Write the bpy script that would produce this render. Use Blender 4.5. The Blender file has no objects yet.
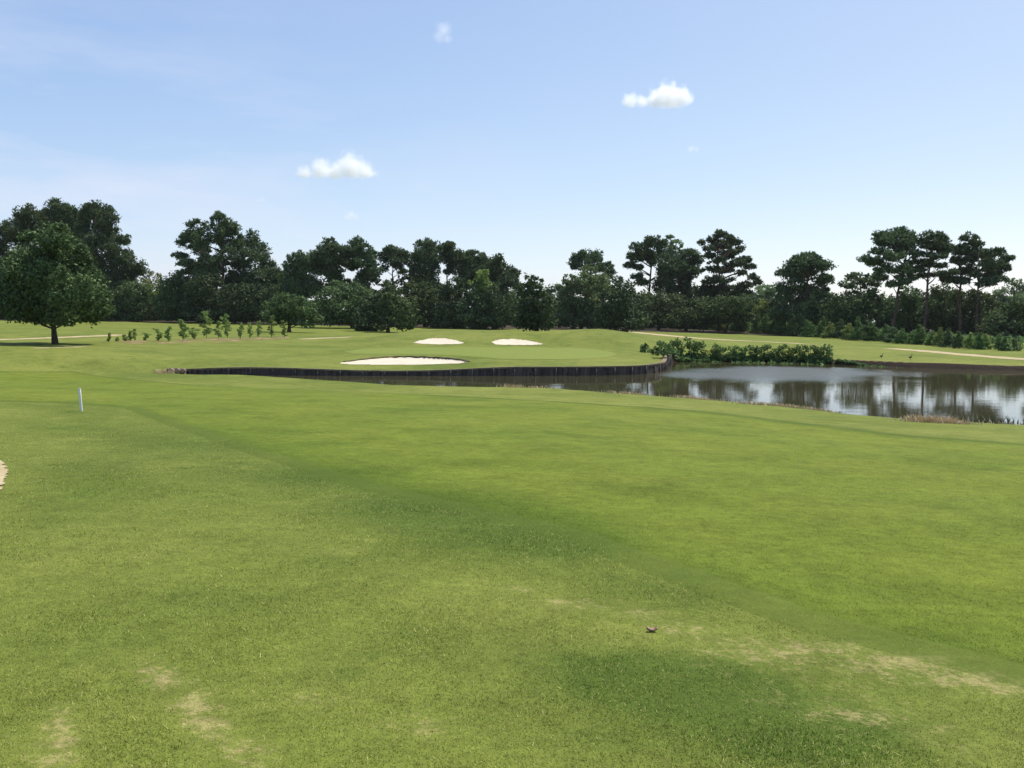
import bpy, bmesh, math, random
import numpy as np
from mathutils import Matrix, Vector

R = math.radians
rng = np.random.default_rng(7)
scene = bpy.context.scene
COL = scene.collection

# ------------------------------------------------------------------ camera
F_PX, W, H = 887.0, 1024, 768
CAM_Z = 1.6
PITCH = math.atan(66.0 / F_PX)
ROLL = R(0.6)
cam_d = bpy.data.cameras.new('camera')
cam_d.sensor_width = 36.0
cam_d.lens = 36.0 * F_PX / W
cam_d.clip_start = 0.1
cam_d.clip_end = 30000
cam = bpy.data.objects.new('camera', cam_d)
COL.objects.link(cam)
ROT = Matrix.Rotation(math.pi / 2 - PITCH, 3, 'X') @ Matrix.Rotation(ROLL, 3, 'Z')
cam.matrix_world = Matrix.Translation((0, 0, CAM_Z)) @ ROT.to_4x4()
scene.camera = cam
NROT = np.array(ROT)


def ray(px, py):
    d = NROT @ np.array([(px - W / 2) / F_PX, -(py - H / 2) / F_PX, -1.0])
    return d / d[1]


def at_h(px, py, h):            # point h metres below the eye
    d = ray(px, py)
    t = -h / d[2]
    return np.array([d[0] * t, t, CAM_Z - h])


def at_d(px, py, D):            # point D metres ahead
    d = ray(px, py)
    return np.array([d[0] * D, D, CAM_Z + d[2] * D])


# ------------------------------------------------------------------ naming helpers
def tag(o, label, cat, group=None, kind=None):
    o['label'] = label
    o['category'] = cat
    if group:
        o['group'] = group
    if kind:
        o['kind'] = kind
    return o


def mesh_obj(name, verts, faces, mat, parent=None, smooth=False, attrs=None):
    me = bpy.data.meshes.new(name)
    verts = np.asarray(verts, dtype=np.float32)
    if isinstance(faces, np.ndarray):
        n, k = faces.shape
        me.vertices.add(len(verts))
        me.vertices.foreach_set('co', verts.ravel())
        me.loops.add(n * k)
        me.loops.foreach_set('vertex_index', faces.astype(np.int32).ravel())
        me.polygons.add(n)
        me.polygons.foreach_set('loop_start', np.arange(0, n * k, k, dtype=np.int32))
        me.polygons.foreach_set('loop_total', np.full(n, k, dtype=np.int32))
        me.update(calc_edges=True)
    else:
        me.from_pydata(verts.tolist(), [], faces)
    if attrs:
        for an, val in attrs.items():
            a = me.attributes.new(an, 'FLOAT', 'POINT')
            a.data.foreach_set('value', np.asarray(val, dtype=np.float32))
    me.polygons.foreach_set('use_smooth', np.full(len(me.polygons), smooth))
    me.materials.append(mat)
    me.update()
    o = bpy.data.objects.new(name, me)
    COL.objects.link(o)
    if parent is not None:
        o.parent = parent
    return o


def empty(name, loc):
    o = bpy.data.objects.new(name, None)
    o.empty_display_size = 0.3
    o.location = [float(v) for v in loc]
    COL.objects.link(o)
    return o


# ------------------------------------------------------------------ numpy noise
_perm = np.random.default_rng(3).random((256, 256))


def vnoise(x, y, s):
    x = x / s
    y = y / s
    xi = np.floor(x).astype(int)
    yi = np.floor(y).astype(int)
    fx, fy = x - xi, y - yi
    fx = fx * fx * (3 - 2 * fx)
    fy = fy * fy * (3 - 2 * fy)
    g = lambda a, b: _perm[a & 255, b & 255]
    return ((g(xi, yi) * (1 - fx) + g(xi + 1, yi) * fx) * (1 - fy) +
            (g(xi, yi + 1) * (1 - fx) + g(xi + 1, yi + 1) * fx) * fy)


def sstep(a, b, x):
    t = np.clip((x - a) / (b - a), 0, 1)
    return t * t * (3 - 2 * t)


def in_poly(x, y, P):
    P = np.asarray(P)[:, :2]
    ins = np.zeros(x.shape, bool)
    j = len(P) - 1
    for i in range(len(P)):
        xi, yi, xj, yj = P[i, 0], P[i, 1], P[j, 0], P[j, 1]
        if yi != yj:
            c = ((yi > y) != (yj > y)) & (x < (xj - xi) * (y - yi) / (yj - yi) + xi)
            ins ^= c
        j = i
    return ins


def seg_dist(x, y, P, closed=True):
    """distance to a polyline and index of the nearest segment"""
    P = np.asarray(P)[:, :2]
    n = len(P) if closed else len(P) - 1
    best = np.full(x.shape, 1e9)
    idx = np.zeros(x.shape, int)
    for i in range(n):
        a, b = P[i], P[(i + 1) % len(P)]
        ab = b - a
        t = np.clip(((x - a[0]) * ab[0] + (y - a[1]) * ab[1]) / max(ab @ ab, 1e-9), 0, 1)
        d = np.hypot(x - a[0] - t * ab[0], y - a[1] - t * ab[1])
        m = d < best
        best[m] = d[m]
        idx[m] = i
    return best, idx


def smooth_poly(P, n=3, closed=True):
    P = np.asarray(P, float)
    for _ in range(n):
        Q = np.roll(P, -1, axis=0)
        S = np.stack([0.75 * P + 0.25 * Q, 0.25 * P + 0.75 * Q], 1).reshape(-1, P.shape[1])
        P = S if closed else np.vstack([P[:1], S[:-2], P[-1:]])
    return P


# ------------------------------------------------------------------ terrain
HW = 3.5
ZW = CAM_Z - HW

ctrl = []           # (x, y, drop below the eye)
for y, h0 in ((-6, 1.5), (0, 1.6), (2.5, 1.7), (5, 1.82), (10, 2.06)):
    for x in (-14, -5, 0, 5, 14):
        ctrl.append((x, y, h0 + 0.012 * x))
ctrl += [(-14, 20, 2.25), (-6, 20, 2.4), (0, 20, 2.48), (12, 20, 2.75), (22, 20, 3.0),
         (-22, 20, 2.1), (0, 30, 2.88), (17.6, 30, 3.40), (26, 30, 3.45), (-16, 30, 2.6),
         (10, 36, 3.42), (-3, 45, 3.40), (-17, 49, 3.30), (-25, 52, 3.12)]
for px, py, h in [(55, 343, 2.45), (60, 330, 1.9), (150, 321, 1.46), (0, 325, 1.8), (115, 341, 2.3),
                  (200, 340, 2.35), (280, 337, 2.3), (100, 360, 2.75), (0, 360, 2.7), (150, 350, 2.6),
                  (250, 355, 2.75), (320, 348, 2.6),
                  (500, 358, 2.72), (560, 347, 2.48), (380, 350, 2.63), (617, 354, 2.68), (480, 348, 2.5),
                  (450, 329.5, 1.23), (500, 331, 1.33), (400, 333, 1.64), (350, 337, 2.05), (600, 329.3, 1.02),
                  (530, 333.5, 1.62), (570, 332, 1.38), (640, 336, 1.6), (655, 345, 2.23), (664, 355, 2.72),
                  (707, 339, 2.65), (635, 332, 2.2), (787, 343, 2.75), (896, 349, 2.85), (1011, 358.5, 2.95),
                  (862, 341.5, 2.75), (1016, 351.5, 2.85), (770, 335, 2.65), (701, 330, 2.2),
                  (1150, 371, 3.12), (1150, 360, 2.9)]:
    p = at_h(px, py, h)
    ctrl.append((p[0], p[1], h))
for px, py, pt in [(178, 373.2, 370.5), (195, 373.6, 367.8), (215, 374.3, 367), (260, 375.1, 365.7), (300, 375.4, 366.6), (330, 375.6, 368), (365, 375.6, 369), (400, 375.7, 369.2), (450, 375.7, 368.2),
                   (500, 375.7, 366), (560, 375.6, 365.8), (600, 375.3, 365.6), (640, 374.4, 364.4), (656, 372.8, 362.8), (663.5, 369.8, 362),
                   (690, 361.2, 357), (740, 361.8, 357.4), (800, 363, 357.6), (836, 364.3, 358.2), (911, 367.8, 361.6), (976, 369.8, 363.8), (1024, 371, 365.5)]:
    w = at_h(px, py, HW)
    p = at_d(px, pt, w[1] + 0.9)
    ctrl.append((p[0], p[1], CAM_Z - p[2]))
for px in (330, 420, 500, 580, 640):
    p = at_d(px, 330, 112)
    ctrl.append((p[0], 112, 2.3))
for px in (-150, 0):
    p = at_d(px, 330, 190)
    ctrl.append((p[0], 190, 1.5))
for px in (300, 420, 540, 660, 780, 900, 1020, 1150):
    p = at_d(px, 330, 190)
    ctrl.append((p[0], 190, 1.6 + 0.6 * (px - 300) / 850))
for a in range(0, 360, 30):
    ctrl.append((420 * math.sin(R(a)), 420 * math.cos(R(a)), 1.6))
ctrl = np.array(ctrl)
_sc = 50.0


def _tps_k(d2):
    return np.where(d2 > 1e-12, 0.5 * d2 * np.log(np.maximum(d2, 1e-12)), 0)


_n = len(ctrl)
_c = ctrl[:, :2] / _sc
_K = _tps_k(((_c[:, None] - _c[None]) ** 2).sum(-1)) + 2e-4 * np.eye(_n)
_Pm = np.c_[np.ones(_n), _c]
_A = np.block([[_K, _Pm], [_Pm.T, np.zeros((3, 3))]])
_w = np.linalg.solve(_A, np.r_[-ctrl[:, 2], 0, 0, 0])


def tps(x, y):
    out = np.empty(x.shape)
    xf, yf = x.ravel() / _sc, y.ravel() / _sc
    o = out.ravel()
    for s in range(0, len(xf), 60000):
        a, b = xf[s:s + 60000], yf[s:s + 60000]
        d2 = (a[:, None] - _c[None, :, 0]) ** 2 + (b[:, None] - _c[None, :, 1]) ** 2
        o[s:s + 60000] = _tps_k(d2) @ _w[:_n] + _w[_n] + _w[_n + 1] * a + _w[_n + 2] * b
    return o.reshape(x.shape)


near_px = [(187, 374.3), (214, 376.2), (255, 377.5), (300, 379.8), (350, 382.2), (395, 384.8), (430, 385.6), (460, 386.3),
           (510, 387.2), (560, 388.8), (600, 391.3), (625, 393.6), (650, 394.8), (672, 396.6), (695, 398.2), (720, 401),
           (749, 402.6), (775, 405.6), (798, 406.8), (820, 410), (840, 412.4), (870, 417), (907, 420.6), (935, 422.5),
           (965, 423.6), (1000, 425.2), (1024, 425.6), (1150, 432), (1320, 420), (1330, 392)]
far_px = [(1150, 376), (1085, 373), (1024, 371), (976, 369.8), (940, 368.6), (911, 367.8), (870, 366), (836, 364.3),
          (800, 363), (770, 362.4), (740, 361.8), (705, 361.2), (685, 361.2)]
wall_px = [(670, 362.5), (667, 365.5), (663.5, 369.8), (656, 372.8), (640, 374.4), (600, 375.3), (550, 375.6), (500, 375.7),
           (450, 375.7), (400, 375.7), (365, 375.6), (330, 375.6), (295, 375.4), (260, 375.1), (215, 374.3), (187, 373.3)]
near_w = np.array([at_h(a, b, HW) for a, b in near_px])
far_w = np.array([at_h(a, b, HW) for a, b in far_px])
wall_w = np.array([at_h(a, b, HW) for a, b in wall_px])
wall_w = smooth_poly(wall_w, 2, closed=False)
POND = np.vstack([near_w, far_w, wall_w])
seg_type = np.array([0] * len(near_w) + [1] * len(far_w) + [2] * len(wall_w))


def ell(pxc, pyc, rx, ry, n=40, wob=0.08, seed=0):
    r = np.random.default_rng(seed)
    ph = r.random(3) * 6.28
    out = []
    for k in range(n):
        a = 2 * math.pi * k / n
        q = 1 + wob * (math.sin(2 * a + ph[0]) + 0.6 * math.sin(3 * a + ph[1]) + 0.4 * math.sin(5 * a + ph[2]))
        out.append((pxc + rx * q * math.cos(a), pyc + ry * q * math.sin(a)))
    return out


_base_only = True
BUNKERS = []


def ground(x, y, detail=True):
    x = np.asarray(x, float)
    y = np.asarray(y, float)
    r = np.hypot(x, y)
    z = CAM_Z + tps(np.clip(x, -450, 450), np.clip(y, -450, 450))
    far = sstep(300, 480, r)
    z = z * (1 - far) + (CAM_Z - 1.6) * far
    z = z + (vnoise(x, y, 9.0) - 0.5) * 0.10 * sstep(6, 25, r) + (vnoise(x + 40, y, 2.3) - 0.5) * 0.03
    z = z + (vnoise(x + 9, y + 5, 0.6) - 0.5) * 0.015
    for B in BUNKERS:
        m = (np.abs(x - B['c'][0]) < B['r']) & (np.abs(y - B['c'][1]) < B['r'])
        if m.any():
            xs, ys = x[m], y[m]
            ins = in_poly(xs, ys, B['poly'])
            d, _ = seg_dist(xs, ys, B['poly'])
            zf = B['zf'] + B['k'] * (z[m] - B['zf']) - B['dip'] * sstep(0, 1.6, d)
            t = np.where(ins, sstep(0.0, 0.22, d), 0)
            z[m] = z[m] * (1 - t) + np.minimum(zf, z[m]) * t
    m = (r < 110) & (y > 20)
    if m.any():
        xs, ys, zs = x[m], y[m], z[m]
        ins = in_poly(xs, ys, POND)
        d, i = seg_dist(xs, ys, POND)
        ty = seg_type[i]
        wob = 0.6 * (vnoise(xs, ys, 1.1) - 0.5)
        wdt = np.where(ty == 0, 1.6, np.where(ty == 1, 0.28 + 0.2 * wob, 0.2))
        lo = np.maximum(zs, ZW + np.where(ty == 0, 0.06, 0.3))
        t = np.clip(d / wdt, 0, 1)
        t = np.where(ty == 0, t * t * (3 - 2 * t), t)
        zo = ZW - 0.02 + (lo - ZW + 0.02) * t
        zi = ZW - np.where(ty == 2, 0.6, 0.03 + np.minimum(0.9, 0.35 * d))
        fade = sstep(6, 2.5, d)
        z[m] = np.where(ins, zi, np.where(ty == 2, np.where(d < 0.2, zo, zs), np.maximum(zs * (1 - fade) + fade * zo, np.where(d < 2.5, zo, -99))))
    return z


def hit(px, py):
    d = ray(px, py)
    t = np.geomspace(1.5, 420, 4000)
    g = ground(d[0] * t, t)
    k = np.argmax(CAM_Z + d[2] * t <= g)
    if k == 0:
        k = len(t) - 1
    return np.array([d[0] * t[k], t[k], g[k]])


def hit_poly(pts):
    return np.array([hit(a, b) for a, b in pts])


def gz(x, y):
    return float(ground(np.array([x]), np.array([y]))[0])


# bunkers: outline as seen, put on the slope it lies on
_bk = []
for nm, pts, k, dip, lab in [
    ('front', [(339, 363.6), (346, 362), (356, 360.4), (370, 358.6), (386, 357.3), (404, 356.7), (422, 356.9), (440, 357.8),
               (455, 359), (465, 360.4), (467.5, 362), (462, 363.3), (448, 364), (425, 364.6), (400, 364.9), (372, 364.9), (350, 364.5)],
     0.5, 0.0, 'wide shallow sand bunker nearest the seawall in front of the putting green'),
    ('bl', [(413.5, 343), (419, 341), (427, 339.1), (436, 338.2), (446, 338.6), (456, 340.6), (464.5, 343.1), (458, 344.2), (440, 344.5), (422, 344)],
     0.9, 0.03, 'pale sand bunker on the mound behind the green, left of its twin'),
    ('br', [(491.6, 342.2), (496, 340.5), (503, 339.4), (514, 339.1), (526, 340.4), (537, 342.6), (543.5, 344.4), (532, 345), (512, 345.1), (496, 344.6)],
     0.9, 0.03, 'pale wedge-shaped sand bunker on the mound below the small round tree')]:
    P = hit_poly(pts)
    _bk.append(dict(poly=P, c=P[:, :2].mean(0), r=np.abs(P[:, :2] - P[:, :2].mean(0)).max() + 2,
                    zf=P[:, 2].min(), k=k, dip=dip, label=lab))
left_sand = hit_poly([(-60, 452), (-14, 455), (-3, 459), (4, 465), (6.5, 472), (5, 481), (1, 489), (-10, 497), (-60, 505)])
GREEN = hit_poly([(343, 351.5), (360, 349.3), (390, 348.2), (430, 347.8), (480, 347.4), (530, 347.0), (570, 347.5), (596, 349.6),
                  (612, 352.2), (617, 354.6), (610, 357.2), (592, 358.8), (565, 359.6), (530, 359.6), (500, 359.0), (480, 357.4),
                  (455, 355.6), (425, 354.6), (395, 354.4), (370, 354.4), (352, 353.6)])
FAIR = hit_poly([(-120, 399), (60, 402), (140, 408), (210, 432), (280, 456), (370, 482), (440, 500), (520, 518), (590, 534),
                 (650, 556), (740, 588), (812, 613), (892, 634), (960, 651), (1024, 667), (1150, 700), (1500, 700), (1500, 480),
                 (1024, 445), (900, 436), (800, 424), (700, 412), (560, 402), (420, 395), (300, 390), (200, 386), (110, 378),
                 (70, 372), (0, 372), (-120, 374)])
DIRTBED = hit_poly([(112, 341.8), (150, 340.5), (200, 338.8), (250, 337.4), (288, 336.6), (290, 338.2), (262, 340.4), (225, 342.2), (180, 343.6), (130, 344)])
paths = {
    'cart path': [(635, 332.3), (660, 334.9), (685, 337.2), (707, 339), (750, 341.3), (790, 343.2), (812, 344.3)],
    'cart path b': [(893, 348.7), (930, 351.8), (970, 355.2), (1011, 358.4), (1022, 359.3)],
    'cart path c': [(-90, 342), (-40, 341), (0, 339.7), (40, 338.4), (70, 337.2), (96, 336.1), (122, 335)],
    'cart path d': [(309, 338.9), (325, 338.3), (342, 337.6)],
    'cart path e': [(38, 348.2), (60, 347.6), (86, 347.0)],
}
path_w = {k: hit_poly(v) for k, v in paths.items()}
BUNKERS = _bk

# polar sheet
inner = np.arange(-33.5, 33.51, 0.085)
outer = np.arange(33.5 + 1.5, 326.5 - 0.2, 1.5)
ang = np.radians(np.r_[inner, outer])
rad = np.r_[np.geomspace(0.25, 2.4, 30), np.geomspace(2.43, 30, 250), np.arange(30.25, 46, 0.3), np.arange(46, 100, 0.26), np.arange(100.5, 160, 0.6), np.geomspace(161, 480, 80),
            np.geomspace(520, 9000, 16)]
AN, RA = np.meshgrid(ang, rad)
GX, GY = RA * np.sin(AN), RA * np.cos(AN)
GZ = ground(GX, GY)
NR, NA = GX.shape
ii = np.arange(NR * NA).reshape(NR, NA)
i00 = ii[:-1]
i10 = ii[1:]
i01 = np.roll(ii, -1, 1)[:-1]
i11 = np.roll(ii, -1, 1)[1:]
FACES = np.stack([i00, i01, i11, i10], -1).reshape(-1, 4)
GV = np.stack([GX, GY, GZ], -1).reshape(-1, 3)
FC = GV[FACES].mean(1)


# turf tone: darker patches and dry patches of the lawn
def pblob(pts):
    """list of (px, py, rx_px, ry_px, strength) -> gaussian patches on the ground"""
    out = []
    for px, py, rx, ry, s in pts:
        c = hit(px, py)
        a = hit(px + rx, py)
        b = hit(px, py + ry)
        out.append((c, a - c, b - c, s))
    return out


DARK = pblob([(190, 446, 110, 13, .7), (300, 474, 100, 15, .75), (400, 500, 90, 16, .6), (90, 470, 60, 16, .6), (60, 520, 60, 18, .35), (330, 560, 60, 16, .3), (180, 600, 70, 18, .35), (420, 640, 80, 16, .35), (60, 640, 60, 20, .3), (520, 528, 95, 26, 1.3), (440, 507, 80, 20, 1.0), (580, 545, 50, 16, .8), (350, 478, 60, 12, .45), (640, 672, 90, 26, 1.3), (720, 695, 110, 30, 1.4), (810, 738, 110, 34, 1.4), (560, 655, 60, 16, .35),
              (130, 430, 90, 10, .35), (60, 405, 120, 5, .3), (110, 490, 90, 12, .35), (230, 600, 60, 14, .3), (130, 640, 50, 12, .3), (600, 740, 60, 16, .35),
              (930, 470, 60, 8, .2), (150, 376, 70, 3.5, .55), (520, 408, 100, 3, .22), (690, 575, 60, 9, .45), (860, 640, 70, 9, .4), (960, 676, 60, 8, .4)])
DRY = pblob([(522, 590, 18, 4, 1.0), (560, 602, 24, 5, .8), (600, 606, 40, 8, .6), (645, 615, 30, 6, 1.1), (600, 640, 120, 14, .3), (800, 700, 160, 24, .4), (880, 670, 140, 16, .45), (130, 560, 140, 22, .22), (400, 600, 160, 22, .25), (250, 660, 180, 26, .25), (480, 700, 150, 30, .25), (690, 628, 34, 7, .9), (730, 640, 40, 8, .6), (830, 645, 50, 8, .9), (900, 662, 55, 9, 1.2), (970, 680, 50, 8, 1.3), (1010, 690, 30, 8, 1.2), (770, 652, 50, 9, .7),
             (740, 660, 70, 12, .4), (860, 715, 55, 12, .75), (920, 735, 60, 12, .7), (970, 755, 40, 10, .5), (165, 680, 26, 14, .8), (190, 705, 26, 16, 1.0), (214, 730, 30, 18, 1.2), (252, 758, 34, 18, 1.1),
             (62, 722, 18, 22, 1.1), (50, 755, 28, 18, 1.15), (150, 672, 18, 10, .6), (300, 700, 60, 14, .45), (420, 725, 50, 12, .5), (430, 735, 25, 10, .4), (430, 527, 50, 7, .4), (300, 545, 70, 12, .25), (60, 500, 40, 8, .3),
             (140, 462, 90, 4, .35), (310, 468, 60, 4, .25), (925, 480, 70, 10, .25), (230, 342.0, 70, 1.8, .5), (140, 342.5, 40, 1.6, .35), (70, 347, 40, 1.6, .4), (850, 351, 20, 3, .7),
             (700, 349, 18, 3, .5), (780, 347, 40, 2.5, .45), (940, 354, 70, 3, .35), (122, 321.5, 16, 1.2, 1.3), (0, 322, 30, 1.2, .9), (400, 333, 60, 2, .2), (560, 345, 60, 2, .2)])


def patches(x, y, L):
    v = np.zeros(x.shape)
    for c, a, b, s in L:
        M = np.array([[a[0], b[0]], [a[1], b[1]]])
        try:
            I = np.linalg.inv(M)
        except np.linalg.LinAlgError:
            continue
        dx, dy = x - c[0], y - c[1]
        u = I[0, 0] * dx + I[0, 1] * dy
        w = I[1, 0] * dx + I[1, 1] * dy
        v = v + s * np.exp(-np.minimum(0.9 * (u * u + w * w), 60))
    return np.clip(v, 0, 1.4)


MOWLINE = hit_poly([(440, 396), (560, 402), (700, 412), (800, 424), (900, 436), (1024, 445), (1150, 455)])


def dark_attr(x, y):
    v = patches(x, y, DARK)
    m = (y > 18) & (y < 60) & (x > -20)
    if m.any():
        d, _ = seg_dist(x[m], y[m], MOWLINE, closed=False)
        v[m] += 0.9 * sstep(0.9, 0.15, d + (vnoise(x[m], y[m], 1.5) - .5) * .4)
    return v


def bank_dirt_shade(x, y):
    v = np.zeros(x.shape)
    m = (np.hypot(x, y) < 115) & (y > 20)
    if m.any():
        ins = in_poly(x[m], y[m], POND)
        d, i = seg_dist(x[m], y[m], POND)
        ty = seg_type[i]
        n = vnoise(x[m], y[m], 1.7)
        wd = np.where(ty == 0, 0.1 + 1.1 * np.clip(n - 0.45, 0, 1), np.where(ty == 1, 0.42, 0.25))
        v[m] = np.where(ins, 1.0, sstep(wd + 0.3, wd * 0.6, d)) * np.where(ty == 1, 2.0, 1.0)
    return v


def mowing(x, y):
    ins = in_poly(x, y, FAIR)
    d, _ = seg_dist(x, y, FAIR)
    d = np.where(ins, d, -d)
    return d


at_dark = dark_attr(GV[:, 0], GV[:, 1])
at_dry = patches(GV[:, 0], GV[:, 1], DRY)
at_bank = bank_dirt_shade(GV[:, 0], GV[:, 1])

# ------------------------------------------------------------------ materials


class NT:
    def __init__(self, name):
        self.m = bpy.data.materials.new(name)
        self.m.use_nodes = True
        self.t = self.m.node_tree
        self.t.nodes.clear()
        self.out = self.t.nodes.new('ShaderNodeOutputMaterial')

    def n(self, typ, ins=None, **kw):
        nd = self.t.nodes.new(typ)
        for k, v in kw.items():
            setattr(nd, k, v)
        for k, v in (ins or {}).items():
            self.set(nd.inputs[k], v)
        return nd

    def set(self, sock, v):
        if isinstance(v, bpy.types.NodeSocket):
            self.t.links.new(v, sock)
        elif isinstance(v, (tuple, list)) and len(v) == 3 and sock.type == 'RGBA':
            sock.default_value = (*v, 1)
        else:
            sock.default_value = v

    def math(self, op, a, b=0.0, c=0.0, clamp=False):
        nd = self.n('ShaderNodeMath', operation=op, use_clamp=clamp)
        self.set(nd.inputs[0], a)
        self.set(nd.inputs[1], b)
        if op == 'MULTIPLY_ADD':
            self.set(nd.inputs[2], c)
        return nd.outputs[0]

    def mix(self, f, a, b):
        nd = self.n('ShaderNodeMix', data_type='RGBA')
        self.set(nd.inputs[0], f)
        self.set(nd.inputs[6], a)
        self.set(nd.inputs[7], b)
        return nd.outputs[2]

    def noise(self, vec, scale, detail=2.0, rough=0.5, dim='3D'):
        nd = self.n('ShaderNodeTexNoise', {'Scale': scale, 'Detail': detail, 'Roughness': rough})
        if vec is not None:
            self.set(nd.inputs['Vector'], vec)
        return nd.outputs['Fac']

    def ramp(self, f, a, b):
        nd = self.n('ShaderNodeMapRange', {'From Min': a, 'From Max': b}, interpolation_type='SMOOTHSTEP')
        self.set(nd.inputs['Value'], f)
        return nd.outputs[0]

    def attr(self, name):
        return self.n('ShaderNodeAttribute', attribute_name=name).outputs['Fac']

    def attr_col(self, name):
        return self.n('ShaderNodeAttribute', attribute_name=name).outputs['Color']

    def pos(self):
        return self.n('ShaderNodeNewGeometry').outputs['Position']

    def principled(self, col, rough=0.8, spec=0.2, normal=None, **kw):
        nd = self.n('ShaderNodeBsdfPrincipled')
        self.set(nd.inputs['Base Color'], col)
        self.set(nd.inputs['Roughness'], rough)
        self.set(nd.inputs['Specular IOR Level'], spec)
        if normal is not None:
            self.set(nd.inputs['Normal'], normal)
        return nd

    def bump(self, h, strength, dist):
        nd = self.n('ShaderNodeBump', {'Strength': strength, 'Distance': dist})
        self.set(nd.inputs['Height'], h)
        return nd.outputs['Normal']

    def done(self, sh):
        self.t.links.new(sh, self.out.inputs['Surface'])
        return self.m


def turf_nodes(t, kind):
    """colour of grass: rough / fairway / green; patches from the lawn's own attributes"""
    p = t.pos()
    n_big = t.noise(p, 0.045, 3)
    n_mid = t.noise(p, 0.32, 4, 0.6)
    n_sm = t.noise(p, 2.6, 4, 0.65)
    n_fine = t.noise(p, 22.0, 3, 0.7)
    n_hair = t.noise(p, 95.0, 2, 0.6)
    if kind == 'rough':
        ca, cb, cd, cy = (0.118, 0.149, 0.026), (0.166, 0.185, 0.039), (0.066, 0.100, 0.016), (0.31, 0.26, 0.115)
    elif kind == 'fairway':
        ca, cb, cd, cy = (0.100, 0.138, 0.0165), (0.131, 0.162, 0.0225), (0.066, 0.101, 0.0105), (0.19, 0.165, 0.04)
    else:
        ca, cb, cd, cy = (0.148, 0.186, 0.037), (0.162, 0.196, 0.042), (0.132, 0.172, 0.032), (0.17, 0.19, 0.04)
    f = t.math('ADD', t.math('MULTIPLY', n_big, 0.8), t.math('MULTIPLY', n_mid, 0.7))
    f = t.ramp(f, 0.5, 0.98)
    c = t.mix(f, ca, cb)
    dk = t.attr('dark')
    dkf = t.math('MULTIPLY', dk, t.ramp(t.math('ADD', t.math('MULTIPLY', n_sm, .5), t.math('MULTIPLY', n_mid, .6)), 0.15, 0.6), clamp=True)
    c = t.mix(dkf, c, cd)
    if kind == 'rough':
        c = t.mix(t.ramp(n_sm, 0.50, 0.72), c, cd) if False else c
        blot = t.ramp(t.noise(p, 0.9, 5, 0.7), 0.52, 0.72)
        c = t.mix(t.math('MULTIPLY', blot, 0.7), c, cd)
        yel = t.ramp(t.noise(p, 0.55, 5, 0.7), 0.55, 0.75)
        lum = t.ramp(t.noise(p, 0.12, 6, 0.72), 0.44, 0.66)
        c = t.mix(t.math('MULTIPLY', lum, 0.55), c, (0.070, 0.106, 0.014))
        c = t.mix(t.math('MULTIPLY', yel, 0.75), c, (0.185, 0.195, 0.048))
    elif kind == 'fairway':
        blot = t.ramp(t.noise(p, 0.5, 5, 0.65), 0.46, 0.72)
        c = t.mix(t.math('MULTIPLY', blot, 0.75), c, cd)
        lum = t.ramp(t.noise(p, 0.23, 6, 0.7), 0.5, 0.75)
        c = t.mix(t.math('MULTIPLY', lum, 0.7), c, (0.134, 0.158, 0.027))
        sp = t.n('ShaderNodeSeparateXYZ', {'Vector': p})
        u = t.math('ADD', t.math('MULTIPLY', sp.outputs[0], 0.95), t.math('MULTIPLY', sp.outputs[1], 0.55))
        st = t.math('SINE', t.math('MULTIPLY', u, 1.05))
        c = t.mix(t.math('MULTIPLY', t.ramp(st, -0.3, 0.3), 0.16), c, (0.138, 0.156, 0.019))
    dry = t.attr('dry')
    spk = t.math('ADD', t.math('MULTIPLY', t.noise(p, 9.0, 5, .75), 0.6), t.math('MULTIPLY', t.noise(p, 34.0, 3, .7), 0.4))
    thr = t.math('SUBTRACT', 0.60, t.math('MULTIPLY', dry, 0.14))
    df = t.math('MULTIPLY', t.ramp(t.math('SUBTRACT', spk, thr), -0.02, 0.16), t.ramp(dry, 0.05, 0.6), clamp=True)
    df = t.math('MULTIPLY', df, 0.68)
    c = t.mix(df, c, cy)
    # blade-scale light and dark of the turf itself
    g = t.math('ADD', t.math('MULTIPLY', n_fine, 0.5), t.math('MULTIPLY', n_hair, 0.5))
    amp = {'rough': 1.5, 'fairway': .75, 'green': .35}[kind]
    v = t.math('MULTIPLY_ADD', t.math('SUBTRACT', g, 0.5), amp, 1.0)
    n_gr = t.noise(p, 6.5, 4, 0.75)
    n_st = t.noise(p, 1.1, 5, 0.75)
    ag = {'rough': .8, 'fairway': 1.15, 'green': .3}[kind]
    gg = t.math('ADD', t.math('SUBTRACT', n_gr, 0.5), t.math('MULTIPLY', t.math('SUBTRACT', n_st, 0.5), 0.75))
    v = t.math('MULTIPLY', v, t.math('MULTIPLY_ADD', gg, ag, 1.0))
    hsv = t.n('ShaderNodeHueSaturation', {'Color': c, 'Value': v})
    return hsv.outputs['Color'], n_fine, n_hair, n_sm


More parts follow.
